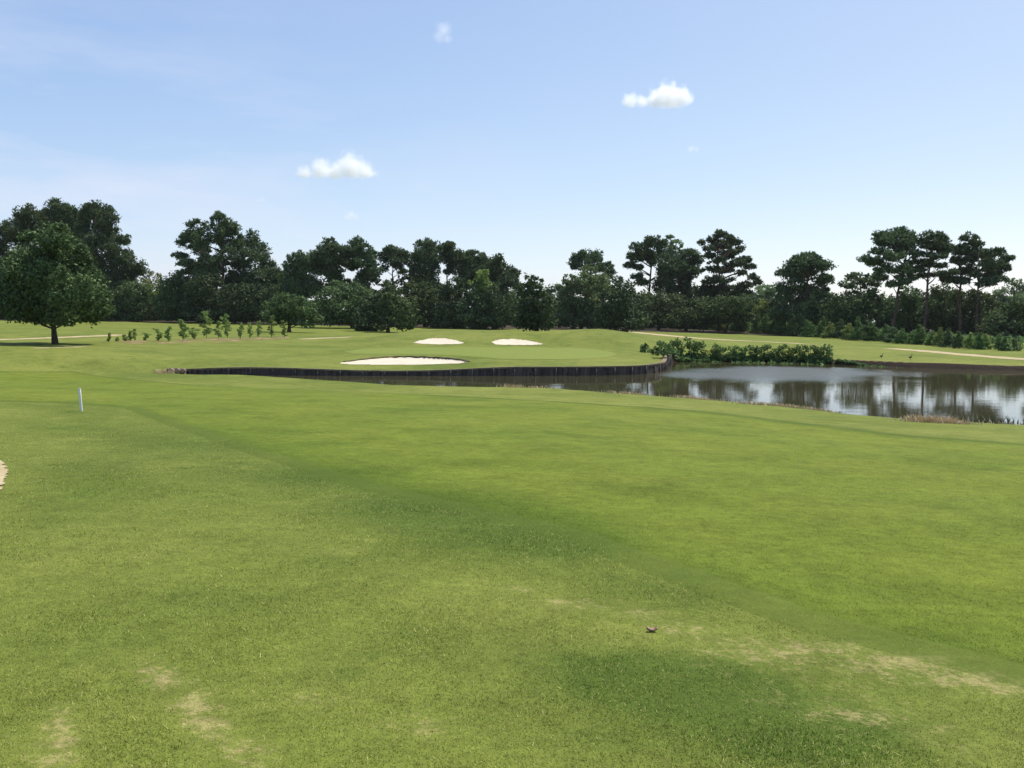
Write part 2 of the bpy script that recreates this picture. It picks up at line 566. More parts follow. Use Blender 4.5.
def turf_mat(name, kind):
    t = NT(name)
    c, nf, nh, ns = turf_nodes(t, kind)
    if kind == 'fairway':            # ragged mowing line: the sheet's rim still has the rough's grass
        cr, _, _, _ = turf_nodes(t, 'rough')
        pe = t.pos()
        e = t.math('ADD', t.attr('mow'), t.math('MULTIPLY', t.math('SUBTRACT', t.noise(pe, 3.0, 5, .7), .5), 0.45))
        c = t.mix(t.ramp(e, -0.06, 0.08), cr, c)
        band = t.math('MULTIPLY', t.ramp(t.attr('mow'), -0.75, -0.25), t.ramp(t.attr('mow'), 0.35, -0.1))
        c = t.mix(t.math('MULTIPLY', band, 0.55), c, (0.058, 0.088, 0.010))
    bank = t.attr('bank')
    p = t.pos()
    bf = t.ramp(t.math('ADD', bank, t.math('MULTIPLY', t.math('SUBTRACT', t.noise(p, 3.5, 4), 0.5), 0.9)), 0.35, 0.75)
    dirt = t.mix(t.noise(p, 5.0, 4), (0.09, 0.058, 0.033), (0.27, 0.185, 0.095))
    dirt = t.mix(t.ramp(bank, 1.1, 1.7), dirt, t.mix(t.noise(p, 4.0, 3), (0.014, 0.011, 0.008), (0.05, 0.036, 0.025)))  # far bank: wet soil with the shade of its face darkened into the colour
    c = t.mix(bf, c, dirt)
    h = t.math('ADD', t.math('MULTIPLY', nf, 0.5), t.math('ADD', t.math('MULTIPLY', nh, 0.35), t.math('MULTIPLY', ns, 1.0)))
    nrm = t.bump(h, {'rough': 0.55, 'fairway': 0.3, 'green': 0.12}[kind], 0.05)
    b = t.principled(c, 0.8, 0.05, nrm)
    return t.done(b.outputs[0])


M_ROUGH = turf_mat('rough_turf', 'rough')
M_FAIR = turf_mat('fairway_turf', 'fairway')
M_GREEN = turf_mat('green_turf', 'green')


def mottled(name, a, b, scale, rough=0.9, bump=0.3, bd=0.02, spec=0.15, detail=5):
    t = NT(name)
    p = t.n('ShaderNodeTexCoord').outputs['Object']
    n = t.noise(p, scale, detail, 0.65)
    n2 = t.noise(p, scale * 7, 3, 0.6)
    c = t.mix(t.ramp(n, 0.3, 0.7), a, b)
    c = t.mix(t.math('MULTIPLY', t.ramp(n2, .4, .8), 0.3), c, tuple(v * 0.6 for v in a))
    nrm = t.bump(t.math('ADD', n, t.math('MULTIPLY', n2, .4)), bump, bd)
    return t.done(t.principled(c, rough, spec, nrm).outputs[0])


M_SAND = mottled('bunker_sand', (0.50, 0.43, 0.32), (0.58, 0.51, 0.40), 0.9, 0.95, 0.4, 0.05)
M_PATH = mottled('path_sand', (0.34, 0.27, 0.15), (0.44, 0.36, 0.22), 1.2, 0.95)
M_BED = mottled('mulch', (0.17, 0.105, 0.06), (0.33, 0.25, 0.13), 2.2, 0.95, 0.6, 0.05)
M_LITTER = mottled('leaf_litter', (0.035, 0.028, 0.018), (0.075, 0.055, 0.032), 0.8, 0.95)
M_LIP_SHADE = mottled('turf_lip_shade', (0.05, 0.055, 0.018), (0.10, 0.085, 0.04), 3.0, 0.95)
M_BARK = mottled('bark', (0.045, 0.034, 0.026), (0.12, 0.088, 0.064), 3.0, 0.9, 0.6, 0.03)
M_BARK_PINE = mottled('pine_bark', (0.06, 0.04, 0.03), (0.16, 0.105, 0.075), 2.0, 0.9, 0.6, 0.03)
M_WHITE = mottled('white_paint', (0.78, 0.78, 0.74), (0.82, 0.82, 0.79), 6.0, 0.55, 0.05, 0.002, 0.4)
M_GREYCAP = mottled('dull_tip', (0.25, 0.25, 0.24), (0.4, 0.4, 0.38), 9.0, 0.7, 0.1, 0.002)
M_STRAW = mottled('dry_reed', (0.50, 0.36, 0.19), (0.72, 0.57, 0.36), 6.0, 0.8, 0.1, 0.005)
M_REED = mottled('grey_reed', (0.11, 0.12, 0.06), (0.2, 0.2, 0.11), 6.0, 0.8, 0.1, 0.005)
M_BIRD = mottled('dark_feather', (0.035, 0.03, 0.026), (0.09, 0.075, 0.06), 8.0, 0.8, 0.2, 0.01)
M_DEADLEAF = mottled('dead_leaf', (0.26, 0.17, 0.11), (0.4, 0.28, 0.19), 30.0, 0.7, 0.2, 0.003)
M_ROCK = mottled('bank_rock', (0.16, 0.11, 0.08), (0.34, 0.26, 0.19), 3.0, 0.9, 0.6, 0.04)


def wall_mat():
    t = NT('seawall_timber')
    p = t.n('ShaderNodeTexCoord').outputs['Object']
    mp = t.n('ShaderNodeMapping', {'Vector': p, 'Scale': (2.2, 2.2, 0.25)}).outputs[0]
    n = t.noise(mp, 1.6, 4, 0.65)
    n2 = t.noise(mp, 7.0, 3, 0.6)
    c = t.mix(t.ramp(n, .35, .7), (0.046, 0.036, 0.029), (0.12, 0.098, 0.08))
    c = t.mix(t.math('MULTIPLY', t.ramp(n2, .6, .78), 0.7), c, (0.26, 0.24, 0.22))
    return t.done(t.principled(c, 0.85, 0.2, t.bump(n2, .4, .02)).outputs[0])


M_WALL = wall_mat()
M_POST = mottled('weathered_post', (0.05, 0.042, 0.036), (0.15, 0.13, 0.115), 4.0, 0.85, 0.4, 0.01)
M_CAP = mottled('wall_cap', (0.13, 0.115, 0.06), (0.24, 0.2, 0.12), 2.0, 0.9, 0.4, 0.02)


def leaf_mat(name, a, b, trans=0.35, kinds=None):
    t = NT(name)
    f = t.attr('shade')
    oi = t.n('ShaderNodeObjectInfo').outputs['Random']
    c = t.mix(f, a, b)
    if kinds:                       # different bushes in one thicket
        c = t.mix(t.ramp(t.noise(t.pos(), 0.16, 2), .46, .62), c, kinds)
    c = t.n('ShaderNodeHueSaturation', {'Color': c, 'Value': t.math('MULTIPLY_ADD', oi, 0.35, 0.82),
                                        'Hue': t.math('MULTIPLY_ADD', oi, 0.03, 0.485)}).outputs[0]
    d = t.principled(c, 0.65, 0.08)
    tr = t.n('ShaderNodeBsdfTranslucent', {'Color': c})
    mx = t.n('ShaderNodeMixShader', {0: trans})
    t.t.links.new(d.outputs[0], mx.inputs[1])
    t.t.links.new(tr.outputs[0], mx.inputs[2])
    return t.done(mx.outputs[0])


LEAF = {
    'pine': leaf_mat('pine_needles', (0.031, 0.052, 0.024), (0.158, 0.221, 0.096), 0.22),
    'dark': leaf_mat('dark_foliage', (0.033, 0.055, 0.023), (0.138, 0.199, 0.071), 0.25),
    'cedar': leaf_mat('cedar_foliage', (0.026, 0.048, 0.023), (0.109, 0.159, 0.067), 0.2),
    'maple': leaf_mat('maple_foliage', (0.023, 0.046, 0.017), (0.142, 0.200, 0.074), 0.16),
    'light': leaf_mat('light_foliage', (0.096, 0.150, 0.055), (0.223, 0.308, 0.130), 0.35),
    'yellow': leaf_mat('yellow_green_foliage', (0.103, 0.150, 0.038), (0.258, 0.326, 0.086), 0.35),
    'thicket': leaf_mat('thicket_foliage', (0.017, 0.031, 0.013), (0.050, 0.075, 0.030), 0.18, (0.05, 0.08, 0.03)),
    'shrub': leaf_mat('shrub_foliage', (0.060, 0.111, 0.038), (0.176, 0.273, 0.088), 0.3),
    'sapling': leaf_mat('sapling_foliage', (0.135, 0.212, 0.060), (0.281, 0.369, 0.115), 0.35),
}


def blade_mat(kind='rough'):
    t = NT(kind + '_blades')
    c, nf, nh, ns = turf_nodes(t, kind)
    f = t.attr('shade')
    c = t.mix(t.ramp(f, 0.62, 1.0), c, (0.25, 0.235, 0.085))
    c = t.n('ShaderNodeHueSaturation', {'Color': c, 'Value': t.math('MULTIPLY_ADD', f, 1.0, 1.55)}).outputs[0]
    d = t.principled(c, 0.65, 0.1)
    tr = t.n('ShaderNodeBsdfTranslucent', {'Color': c})
    mx = t.n('ShaderNodeMixShader', {0: 0.4})
    t.t.links.new(d.outputs[0], mx.inputs[1])
    t.t.links.new(tr.outputs[0], mx.inputs[2])
    return t.done(mx.outputs[0])


M_BLADE = blade_mat()
M_BLADE_FAIR = blade_mat('fairway')


def water_mat():
    t = NT('pond_water')
    p = t.pos()
    rp = t.attr('ripple')
    mp = t.n('ShaderNodeMapping', {'Vector': p, 'Rotation': (0, 0, 0.35), 'Scale': (1.0, 2.0, 1.0)}).outputs[0]
    a = t.noise(mp, 2.6, 3, 0.55)
    b = t.noise(mp, 0.55, 2, 0.5)
    h = t.math('ADD', t.math('MULTIPLY', a, t.math('MULTIPLY_ADD', rp, 0.3, 0.012)),
               t.math('MULTIPLY', b, 0.022))
    nrm = t.bump(h, 1.0, 0.10)
    w = t.principled((0.05, 0.046, 0.022), t.math('MULTIPLY_ADD', rp, 0.30, 0.015), 0.5, nrm)
    w.inputs['IOR'].default_value = 1.33
    return t.done(w.outputs[0])


M_WATER = water_mat()

# ------------------------------------------------------------------ setting sheets
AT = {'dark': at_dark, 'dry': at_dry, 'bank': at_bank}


def sheet(name, mask, mat, lift, label, cat, z=None, attrs=None):
    f = FACES[mask]
    u, inv = np.unique(f, return_inverse=True)
    v = GV[u].copy()
    if z is None:
        v[:, 2] += lift if name != 'fairway' else -0.012 + (lift + 0.012) * sstep(-0.66, -0.2, mowing(v[:, 0], v[:, 1]))
    else:
        v[:, 2] = z
    at = attrs(v) if attrs else {k: a[u] for k, a in AT.items()}
    o = mesh_obj(name, v, inv.reshape(-1, 4), mat, smooth=True, attrs=at)
    tag(o, label, cat, kind='structure')
    return o


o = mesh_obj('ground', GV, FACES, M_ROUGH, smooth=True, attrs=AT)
tag(o, 'mottled green rough grass covering the whole golf course', 'ground', kind='structure')

fd = mowing(FC[:, 0], FC[:, 1])
m_pond = np.zeros(len(FC), bool)
mm = (np.hypot(FC[:, 0], FC[:, 1]) < 130) & (FC[:, 1] > 15)
ins = in_poly(FC[mm, 0], FC[mm, 1], POND)
dd, si = seg_dist(FC[mm, 0], FC[mm, 1], POND)
m_pond[mm] = ins | (dd < np.where(seg_type[si] == 2, 0.12, 0.7))
def fair_attr(v):
    return {'dark': dark_attr(v[:, 0], v[:, 1]), 'dry': patches(v[:, 0], v[:, 1], DRY), 'bank': bank_dirt_shade(v[:, 0], v[:, 1]), 'mow': np.clip(mowing(v[:, 0], v[:, 1]), -2, 4)}


sheet('fairway', (fd > -0.7) & (FC[:, 1] < 90), M_FAIR, 0.006, 'smooth closely mown light green fairway crossing in front of the pond', 'fairway', attrs=fair_attr)
sheet('putting_green', in_poly(FC[:, 0], FC[:, 1], GREEN), M_GREEN, 0.012, 'pale smooth putting green between the front bunker and the two back bunkers', 'putting green')
for B in BUNKERS:
    sheet('sand_bunker', in_poly(FC[:, 0], FC[:, 1], B['poly']), M_SAND, 0.016, B['label'], 'sand bunker')
lo_, hi_ = left_sand[:, :2].min(0), left_sand[:, :2].max(0)
gx_, gy_ = np.meshgrid(np.arange(lo_[0], hi_[0], .015), np.arange(lo_[1], hi_[1], .03))
ni_ = np.arange(gx_.size).reshape(gx_.shape)
q4 = np.stack([ni_[:-1, :-1], ni_[:-1, 1:], ni_[1:, 1:], ni_[1:, :-1]], -1).reshape(-1, 4)
gv_ = np.stack([gx_, gy_, ground(gx_, gy_) + .012], -1).reshape(-1, 3)
fc_ = gv_[q4].mean(1)
dl_, _ = seg_dist(fc_[:, 0], fc_[:, 1], left_sand)
dl_ = np.where(in_poly(fc_[:, 0], fc_[:, 1], left_sand), dl_, -dl_) + (vnoise(fc_[:, 0], fc_[:, 1], .12) - .5) * .06 + (vnoise(fc_[:, 0], fc_[:, 1], .03) - .5) * .02
q4 = q4[dl_ > 0]
u_, iv_ = np.unique(q4, return_inverse=True)
tag(mesh_obj('sand_bunker', gv_[u_], iv_.reshape(-1, 4), M_PATH, smooth=True), 'rounded edge of bare sand cut off at the left side of the near rough', 'sand bunker', kind='structure')
sheet('planting_bed', in_poly(FC[:, 0], FC[:, 1], DIRTBED) & (vnoise(FC[:, 0], FC[:, 1], 0.8) > 0.52), M_BED, 0.014,
      'strip of brown bare soil under the row of young trees', 'planting bed')
for k, lab, wd in (('cart path', 'pale cart path running behind the pond bank bushes', 1.25),
                   ('cart path b', 'pale cart path on the grass behind the two dark birds', 1.1),
                   ('cart path c', 'pale path passing behind the big round maple', 0.8),
                   ('cart path d', 'short pale strip of path left of the green mounds', 1.0),
                   ('cart path e', 'worn sandy patch in front of the maple trunk', 0.45)):
    d, _ = seg_dist(FC[:, 0], FC[:, 1], path_w[k], closed=False)
    sheet('cart_path', d + (vnoise(FC[:, 0], FC[:, 1], 0.7) - .5) * .3 < wd, M_PATH, 0.014, lab, 'path')

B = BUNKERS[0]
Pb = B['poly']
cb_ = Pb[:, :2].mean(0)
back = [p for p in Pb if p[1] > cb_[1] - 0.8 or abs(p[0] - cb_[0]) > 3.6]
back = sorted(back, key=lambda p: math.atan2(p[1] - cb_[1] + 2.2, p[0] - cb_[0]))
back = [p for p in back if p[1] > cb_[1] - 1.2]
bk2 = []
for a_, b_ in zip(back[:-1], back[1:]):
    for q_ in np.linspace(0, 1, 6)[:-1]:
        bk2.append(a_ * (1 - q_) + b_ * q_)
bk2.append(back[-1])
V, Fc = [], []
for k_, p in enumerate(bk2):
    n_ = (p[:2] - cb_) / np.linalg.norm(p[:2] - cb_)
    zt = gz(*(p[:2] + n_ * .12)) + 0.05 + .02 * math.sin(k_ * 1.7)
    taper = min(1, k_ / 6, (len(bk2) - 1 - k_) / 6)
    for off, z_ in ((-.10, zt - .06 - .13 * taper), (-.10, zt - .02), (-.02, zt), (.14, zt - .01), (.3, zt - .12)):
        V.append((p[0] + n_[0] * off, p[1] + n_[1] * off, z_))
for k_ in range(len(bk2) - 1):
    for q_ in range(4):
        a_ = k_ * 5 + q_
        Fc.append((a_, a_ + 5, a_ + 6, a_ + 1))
o = mesh_obj('bunker_lip_shade', V, Fc, M_LIP_SHADE)  # strip coloured dark to draw the shade line under the back edge
tag(o, 'turf lip along the back of the wide front bunker, coloured dark as its shade', 'bunker edge', kind='structure')

rip = np.array([at_h(a, b, HW) for a, b in [(640, 372), (690, 367.8), (760, 365.2), (850, 367.6), (900, 370.5), (935, 373.5), (915, 377), (880, 380), (840, 382), (760, 381), (690, 378.5), (650, 375.5)]])


def water_attr(v):
    i = in_poly(v[:, 0], v[:, 1], rip)
    d, _ = seg_dist(v[:, 0], v[:, 1], rip)
    s = np.where(i, d, -d)
    n = vnoise(v[:, 0], v[:, 1], 3.5)
    return {'ripple': sstep(-2.0, 5.0, s + (n - .5) * 3) * 1.0}


sheet('pond_water', m_pond, M_WATER, 0, 'still murky pond reflecting the trees with a wind-rippled stretch', 'pond', z=ZW, attrs=water_attr)

# ------------------------------------------------------------------ tubes and simple solids


def tube(pts, radii, sides=7, cap=True):
    pts = np.asarray(pts, float)
    V, Fc = [], []
    for i, p in enumerate(pts):
        t = pts[min(i + 1, len(pts) - 1)] - pts[max(i - 1, 0)]
        t /= np.linalg.norm(t) + 1e-9
        up = np.array([0, 0, 1.0]) if abs(t[2]) < 0.9 else np.array([1.0, 0, 0])
        a = np.cross(t, up)
        a /= np.linalg.norm(a)
        b = np.cross(t, a)
        for s in range(sides):
            th = 2 * math.pi * s / sides
            V.append(p + radii[i] * (math.cos(th) * a + math.sin(th) * b))
    for i in range(len(pts) - 1):
        for s in range(sides):
            Fc.append((i * sides + s, i * sides + (s + 1) % sides, (i + 1) * sides + (s + 1) % sides, (i + 1) * sides + s))
    if cap:
        Fc.append(tuple(range(sides))[::-1])
        Fc.append(tuple(range((len(pts) - 1) * sides, len(pts) * sides)))
    return V, Fc


class MB:
    def __init__(self):
        self.V, self.F = [], []

    def add(self, vf):
        b = len(self.V)
        self.V.extend([tuple(v) for v in vf[0]])
        self.F.extend([tuple(i + b for i in f) for f in vf[1]])
        return self

    def build(self, name, mat, parent=None, smooth=True, origin=(0, 0, 0)):
        V = np.array(self.V) - np.array(origin)
        return mesh_obj(name, V, self.F, mat, parent, smooth)


def leaves(blobs, size, per_area, kind, r, sub=9, flat=0.5):
    """blobs: list of (centre, (rx, ry, rz)); returns leaf geometry spread in clumps over them"""
    P, N = [], []
    for c, rad_ in blobs:
        c = np.asarray(c)
        q = np.asarray(rad_)
        ns = max(5, int(sub))
        u = r.normal(size=(ns, 3))
        u /= np.linalg.norm(u, axis=1)[:, None]
        if kind == 'pine':
            u[:, 2] = u[:, 2] * 0.8 + 0.12
        sc = c + u * q * r.uniform(0.55, 0.85, (ns, 1))
        sr = r.uniform(0.16, 0.46, ns)
        area = 4 * math.pi * ((q[0] * q[2]) * 0.5 + (q[0] * q[1]) * 0.5)
        n = max(24, int(area * per_area))
        k = r.integers(0, ns + 2, n)
        core = k >= ns
        k = np.minimum(k, ns - 1)
        d = r.normal(size=(n, 3))
        d /= np.linalg.norm(d, axis=1)[:, None]
        rr = r.random(n)[:, None] ** 0.45
        p = np.where(core[:, None], c + d * q * rr * 0.8, sc[k] + d * q * sr[k][:, None] * rr)
        if kind == 'pine':
            low = p[:, 2] < c[2]
            p[low, 2] = c[2] + (p[low, 2] - c[2]) * flat
        stray = r.random(n) < 0.06
        p[stray] = c + (p[stray] - c) * r.uniform(1.03, 1.2, (int(stray.sum()), 1))
        P.append(p)
        N.append(d)
    P = np.vstack(P)
    N = np.vstack(N)
    n = len(P)
    s = size * r.uniform(0.55, 1.35, n)[:, None]
    if kind == 'pine':
        V, Fc, sh = [], [], []
        for j in range(2):
            d = N + r.normal(scale=0.8, size=(n, 3)) + np.array([0, 0, 0.35])
            d /= np.linalg.norm(d, axis=1)[:, None]
            w = np.cross(d, r.normal(size=(n, 3)))
            w /= np.linalg.norm(w, axis=1)[:, None] + 1e-9
            V.append(np.stack([P - w * s * 0.33, P + w * s * 0.33, P + d * s * 1.1], 1))
        V = np.concatenate(V, 0).reshape(-1, 3)
        Fc = np.arange(len(V)).reshape(-1, 3)
        sh = np.repeat(np.tile(r.random(n), 2), 3)
    else:
        nn = N * 0.7 + r.normal(scale=0.7, size=(n, 3)) + np.array([0, 0, 0.4])
        nn /= np.linalg.norm(nn, axis=1)[:, None]
        a = np.cross(nn, r.normal(size=(n, 3)))
        a /= np.linalg.norm(a, axis=1)[:, None] + 1e-9
        b = np.cross(nn, a)
        asp = r.uniform(0.45, 0.75, n)[:, None]
        V = np.stack([P - a * s * 0.6, P - b * s * 0.6 * asp, P + a * s * 0.6, P + b * s * 0.6 * asp], 1).reshape(-1, 3)
        Fc = np.arange(len(V)).reshape(-1, 4)
        sh = np.repeat(r.random(n), 4)
    return V, Fc, sh


def limb(a, b, ra, rb, r, k=4, sag=0.05):
    a, b = np.asarray(a, float), np.asarray(b, float)
    L = np.linalg.norm(b - a)
    pts = [a + (b - a) * t + (r.normal(scale=sag * L * 0.5, size=3) if 0 < t < 1 else 0) for t in np.linspace(0, 1, k)]
    return tube(pts, np.linspace(ra, rb, k), 6)


ZO = {1: (0, 180, 4.52), 2: (150, 200, 5.12), 3: (300, 220, 5.12), 4: (450, 220, 5.12), 5: (600, 220, 5.12), 6: (770, 210, 4.031), 0: (0, 0, 1.0)}
seed_n = [100]


def tree(name, label, zoom, D, base, tw, blobs, kind, mat, group, size=None, dens=None, lean=0.0, limbs=True, cat='tree', bark=None, depth=0.85, fat=None):
    """a tree whose crown lobes were read from the photograph; base (x, y) and lobes in zoom units, D metres away"""
    seed_n[0] += 1
    r = np.random.default_rng(seed_n[0])
    ox, oy, sc = ZO[zoom]
    k = D / F_PX / sc
    bx = at_d(ox + base[0] / sc, oy + base[1] / sc, D)
    bz = gz(bx[0], D)
    root = empty(name, (bx[0], D, bz))
    tag(root, label, cat, group)
    org = np.array([bx[0], D, bz])
    xs = np.array([b[0] for b in blobs])
    xc, Rw = (xs.min() + xs.max()) / 2, max((xs.max() - xs.min()) / 2, 30) * 1.05
    if kind == 'pine' and zoom in (1, 2, 3, 4) and 'bare trunk' not in label:
        yl = max(b[1] for b in blobs)
        blobs = blobs + [(xc + Rw * r.uniform(-.4, .4), yl + dy_, Rw * r.uniform(.35, .55), r.uniform(20, 30)) for dy_ in (28, 52, 80)]
    W3 = []
    open_ = label.startswith(('tall open', 'very tall stepped', 'tall pine with two', 'slim pine', 'pine with a pointed', 'rightmost tall'))
    gx, gzz = fat or (((1.08, 1.5) if open_ else (1.14, 1.6)) if kind == 'pine' else (1.2, 1.2))
    for b in blobs:
        b = (b[0], b[1] + (gzz - 1) * b[3] * 0.6, b[2] * gx, b[3] * gzz)
        p = at_d(ox + b[0] / sc, oy + b[1] / sc, D)
        t = math.sqrt(max(0.0, 1 - ((b[0] - xc) / Rw) ** 2))
        dy = Rw * k * t * r.uniform(-depth, depth)
        q = 1 + dy / D
        c = np.array([p[0] * q, D + dy, CAM_Z + (p[2] - CAM_Z) * q])
        W3.append((c - org, (b[2] * k, max(b[2], b[3]) * k * 0.9, b[3] * k)))
    if open_:                        # small ragged sprays between the tiers
        for c, q in list(W3):
            for _ in range(1):
                f_ = r.uniform(.35, .6)
                W3.append((c + np.array([r.normal(scale=q[0] * .6), r.normal(scale=q[1] * .6), min(.15 * q[2], r.normal(scale=q[2] * 1.0))]), (q[0] * f_, q[1] * f_, q[2] * f_ * 1.2)))
    # a few more lobes towards the back so that the crown is as deep as it is wide
    extra = []
    for c, q in W3:
        if r.random() < 0.35:
            e = c.copy()
            e[1] = -c[1] + r.normal(scale=0.3)
            extra.append((e, tuple(v * 0.75 for v in q)))
    allb = W3 + extra
    size = size or (0.35 if kind == 'pine' else 0.36)
    dens = dens or (17.0 if kind == 'pine' else 13.0)
    V, Fc, sh = leaves(allb, size, dens, kind, r, sub=15, flat=0.8 if open_ else 0.85)
    z0 = V.reshape(-1, Fc.shape[1], 3).min(1)[:, 2] > 0.02
    if not z0.all():
        V[:, 2] = np.maximum(V[:, 2], 0.02)
    mesh_obj('crown', V, Fc, LEAF[mat], root, attrs={'shade': sh})
    zt = max(c[2] for c, q in W3)
    top = min((c for c, q in W3), key=lambda c: -c[2])
    r0 = tw / 2 * k
    m = MB()
    pts = []
    for t in np.linspace(0, 1, 8):
        xx = top[0] * t ** 1.4 + (r.normal(scale=0.12) if 0.2 < t < .95 else 0)
        pts.append((xx, r.normal(scale=0.1) if 0 < t < 1 else 0, -0.15 + (zt + 0.15) * t))
    rr = [r0 * (1.35 if i == 0 else 1) * (1 - 0.82 * i / 7) for i in range(8)]
    m.add(tube(pts, rr, 9))
    if limbs:
        for c, q in W3:
            t = np.clip((c[2] - 0.25 * abs(c[0])) / zt - 0.06, 0.15, 0.93)
            j = t * 7
            i0 = int(j)
            a = np.array(pts[i0]) * (1 - j + i0) + np.array(pts[min(i0 + 1, 7)]) * (j - i0)
            m.add(limb(a, c, r0 * 0.32, r0 * 0.08, r))
    m.build('trunk', bark or (M_BARK_PINE if kind == 'pine' else M_BARK), root)
    return root


TREES = []
GP, GB, GU = 'tall pines along the tree line', 'broadleaf trees along the tree line', 'dark understory trees below the pines'
P, B_, C_ = 'pine', 'broad', 'broad'
# --- left: the round maple and the woods behind it
tree('maple_tree', 'big round maple standing alone on the left lawn with a short dark trunk', 1, 70, (250, 738), 24,
     [(225, 420, 190, 170), (120, 470, 120, 120), (330, 450, 130, 130), (185, 275, 100, 80), (260, 260, 90, 62), (330, 320, 95, 85), (105, 360, 95, 95), (40, 440, 85, 90), (390, 410, 80, 85), (55, 540, 100, 85),
      (225, 400, 140, 120), (430, 520, 72, 85), (150, 510, 120, 110), (330, 500, 120, 105), (140, 595, 110, 58), (400, 600, 78, 60), (280, 600, 130, 62),
      (15, 590, 60, 45), (225, 245, 60, 45), (445, 570, 55, 60)], B_, 'maple', 'maple on the left lawn', size=0.21, dens=60, limbs=True, depth=0.9, fat=(1.04, 1.06))
tree('pine_tree', 'leftmost tall pine partly cut off by the picture edge, above the maple', 1, 185, (40, 640), 16,
     [(145, 165, 68, 45), (60, 220, 45, 38), (8, 265, 46, 34), (110, 225, 75, 55), (-20, 330, 50, 45), (60, 300, 80, 60), (-70, 250, 60, 40), (-40, 400, 70, 60), (40, 420, 80, 70)],
     P, 'pine', GP)
tree('pine_tree', 'tallest pine rising directly behind the round maple', 1, 190, (300, 640), 18,
     [(265, 125, 60, 36), (330, 150, 50, 38), (230, 165, 50, 40), (290, 185, 70, 45), (360, 190, 50, 42), (250, 220, 60, 40), (340, 235, 55, 36), (300, 290, 80, 50), (370, 300, 60, 45), (290, 380, 100, 70)],
     P, 'pine', GP)
tree('pine_tree', 'wide leaning-topped pine to the right of the maple, stepping down rightward', 1, 188, (440, 638), 18,
     [(455, 135, 52, 34), (400, 140, 40, 28), (490, 180, 40, 38), (430, 185, 55, 42), (480, 240, 55, 45), (425, 270, 60, 42), (545, 265, 40, 22), (535, 325, 62, 42), (600, 368, 62, 30), (480, 340, 75, 50),
      (560, 410, 75, 50), (500, 455, 85, 60), (625, 405, 38, 20), (440, 400, 70, 60)], P, 'pine', GP)
tree('oak_tree', 'dark spreading tree under the pine right of the maple', 1, 180, (600, 638), 14,
     [(620, 500, 85, 62), (550, 540, 90, 72), (640, 575, 70, 50), (500, 580, 90, 55), (580, 600, 80, 36)], B_, 'dark', GU)
tree('sweetgum_tree', 'small yellow-green tree in the gap left of the round-headed oak', 1, 192, (700, 636), 10,
     [(690, 445, 44, 34), (705, 500, 52, 52), (680, 560, 50, 46), (720, 580, 40, 40)], B_, 'yellow', GB)
tree('oak_tree', 'round-headed oak in the gap between the two left pine clumps', 1, 178, (815, 636), 16,
     [(815, 440, 66, 46), (770, 490, 62, 60), (850, 500, 66, 62), (800, 550, 90, 58), (880, 560, 60, 56), (760, 580, 60, 42), (830, 595, 80, 36)], B_, 'dark', GB)
tree('pine_tree', 'broad flat-layered pine with a tier sticking out to the left over the saplings', 2, 180, (378, 618), 20,
     [(240, 135, 50, 34), (205, 180, 50, 26), (185, 222, 52, 24), (150, 283, 45, 16), (195, 318, 52, 18), (265, 250, 52, 30), (255, 195, 50, 40), (355, 100, 46, 32), (330, 165, 48, 42), (405, 135, 52, 42),
      (395, 205, 55, 38), (310, 300, 55, 22), (240, 350, 60, 26), (390, 270, 45, 32), (350, 370, 90, 55), (270, 400, 70, 50)], P, 'pine', GP)
tree('pine_tree', 'pine with a rounded right shoulder behind the dark lawn tree', 2, 182, (490, 618), 22,
     [(500, 190, 50, 36), (540, 225, 48, 34), (455, 240, 55, 42), (568, 268, 46, 28), (520, 295, 72, 38), (600, 318, 42, 24), (620, 365, 58, 38), (460, 320, 50, 26), (560, 400, 85, 55), (650, 395, 46, 46), (455, 400, 80, 60)],
     P, 'pine', GP)
tree('cedar_tree', 'dark cedar filling the base of the layered left pine', 2, 172, (300, 618), 14,
     [(300, 430, 80, 60), (270, 500, 95, 70), (330, 520, 90, 75), (230, 560, 70, 50), (300, 580, 110, 40), (390, 560, 70, 55)], C_, 'cedar', GU)
tree('cedar_tree', 'dark cedar with a paler crown tip just left of the dark lawn tree', 2, 170, (500, 618), 14,
     [(420, 455, 60, 36), (440, 520, 80, 70), (530, 480, 80, 70), (560, 560, 90, 56), (460, 580, 90, 40), (610, 500, 70, 60)], C_, 'cedar', GU)
tree('sweetgum_tree', 'pale yellow-green tree top poking between two pines left of centre', 2, 178, (690, 620), 10,
     [(690, 400, 34, 46), (680, 450, 50, 40), (720, 480, 50, 50), (650, 500, 50, 50)], B_, 'yellow', GB)
tree('lawn_tree', 'low dark wide tree on the lawn beside the last saplings with a shadow under it', 2, 120, (712, 680), 20,
     [(700, 515, 70, 48), (640, 555, 62, 52), (760, 540, 66, 50), (700, 580, 100, 56), (810, 580, 62, 46), (845, 610, 44, 28), (770, 610, 90, 36), (620, 590, 50, 40)], B_, 'dark', 'dark trees standing forward on the lawn', size=0.32, dens=12)
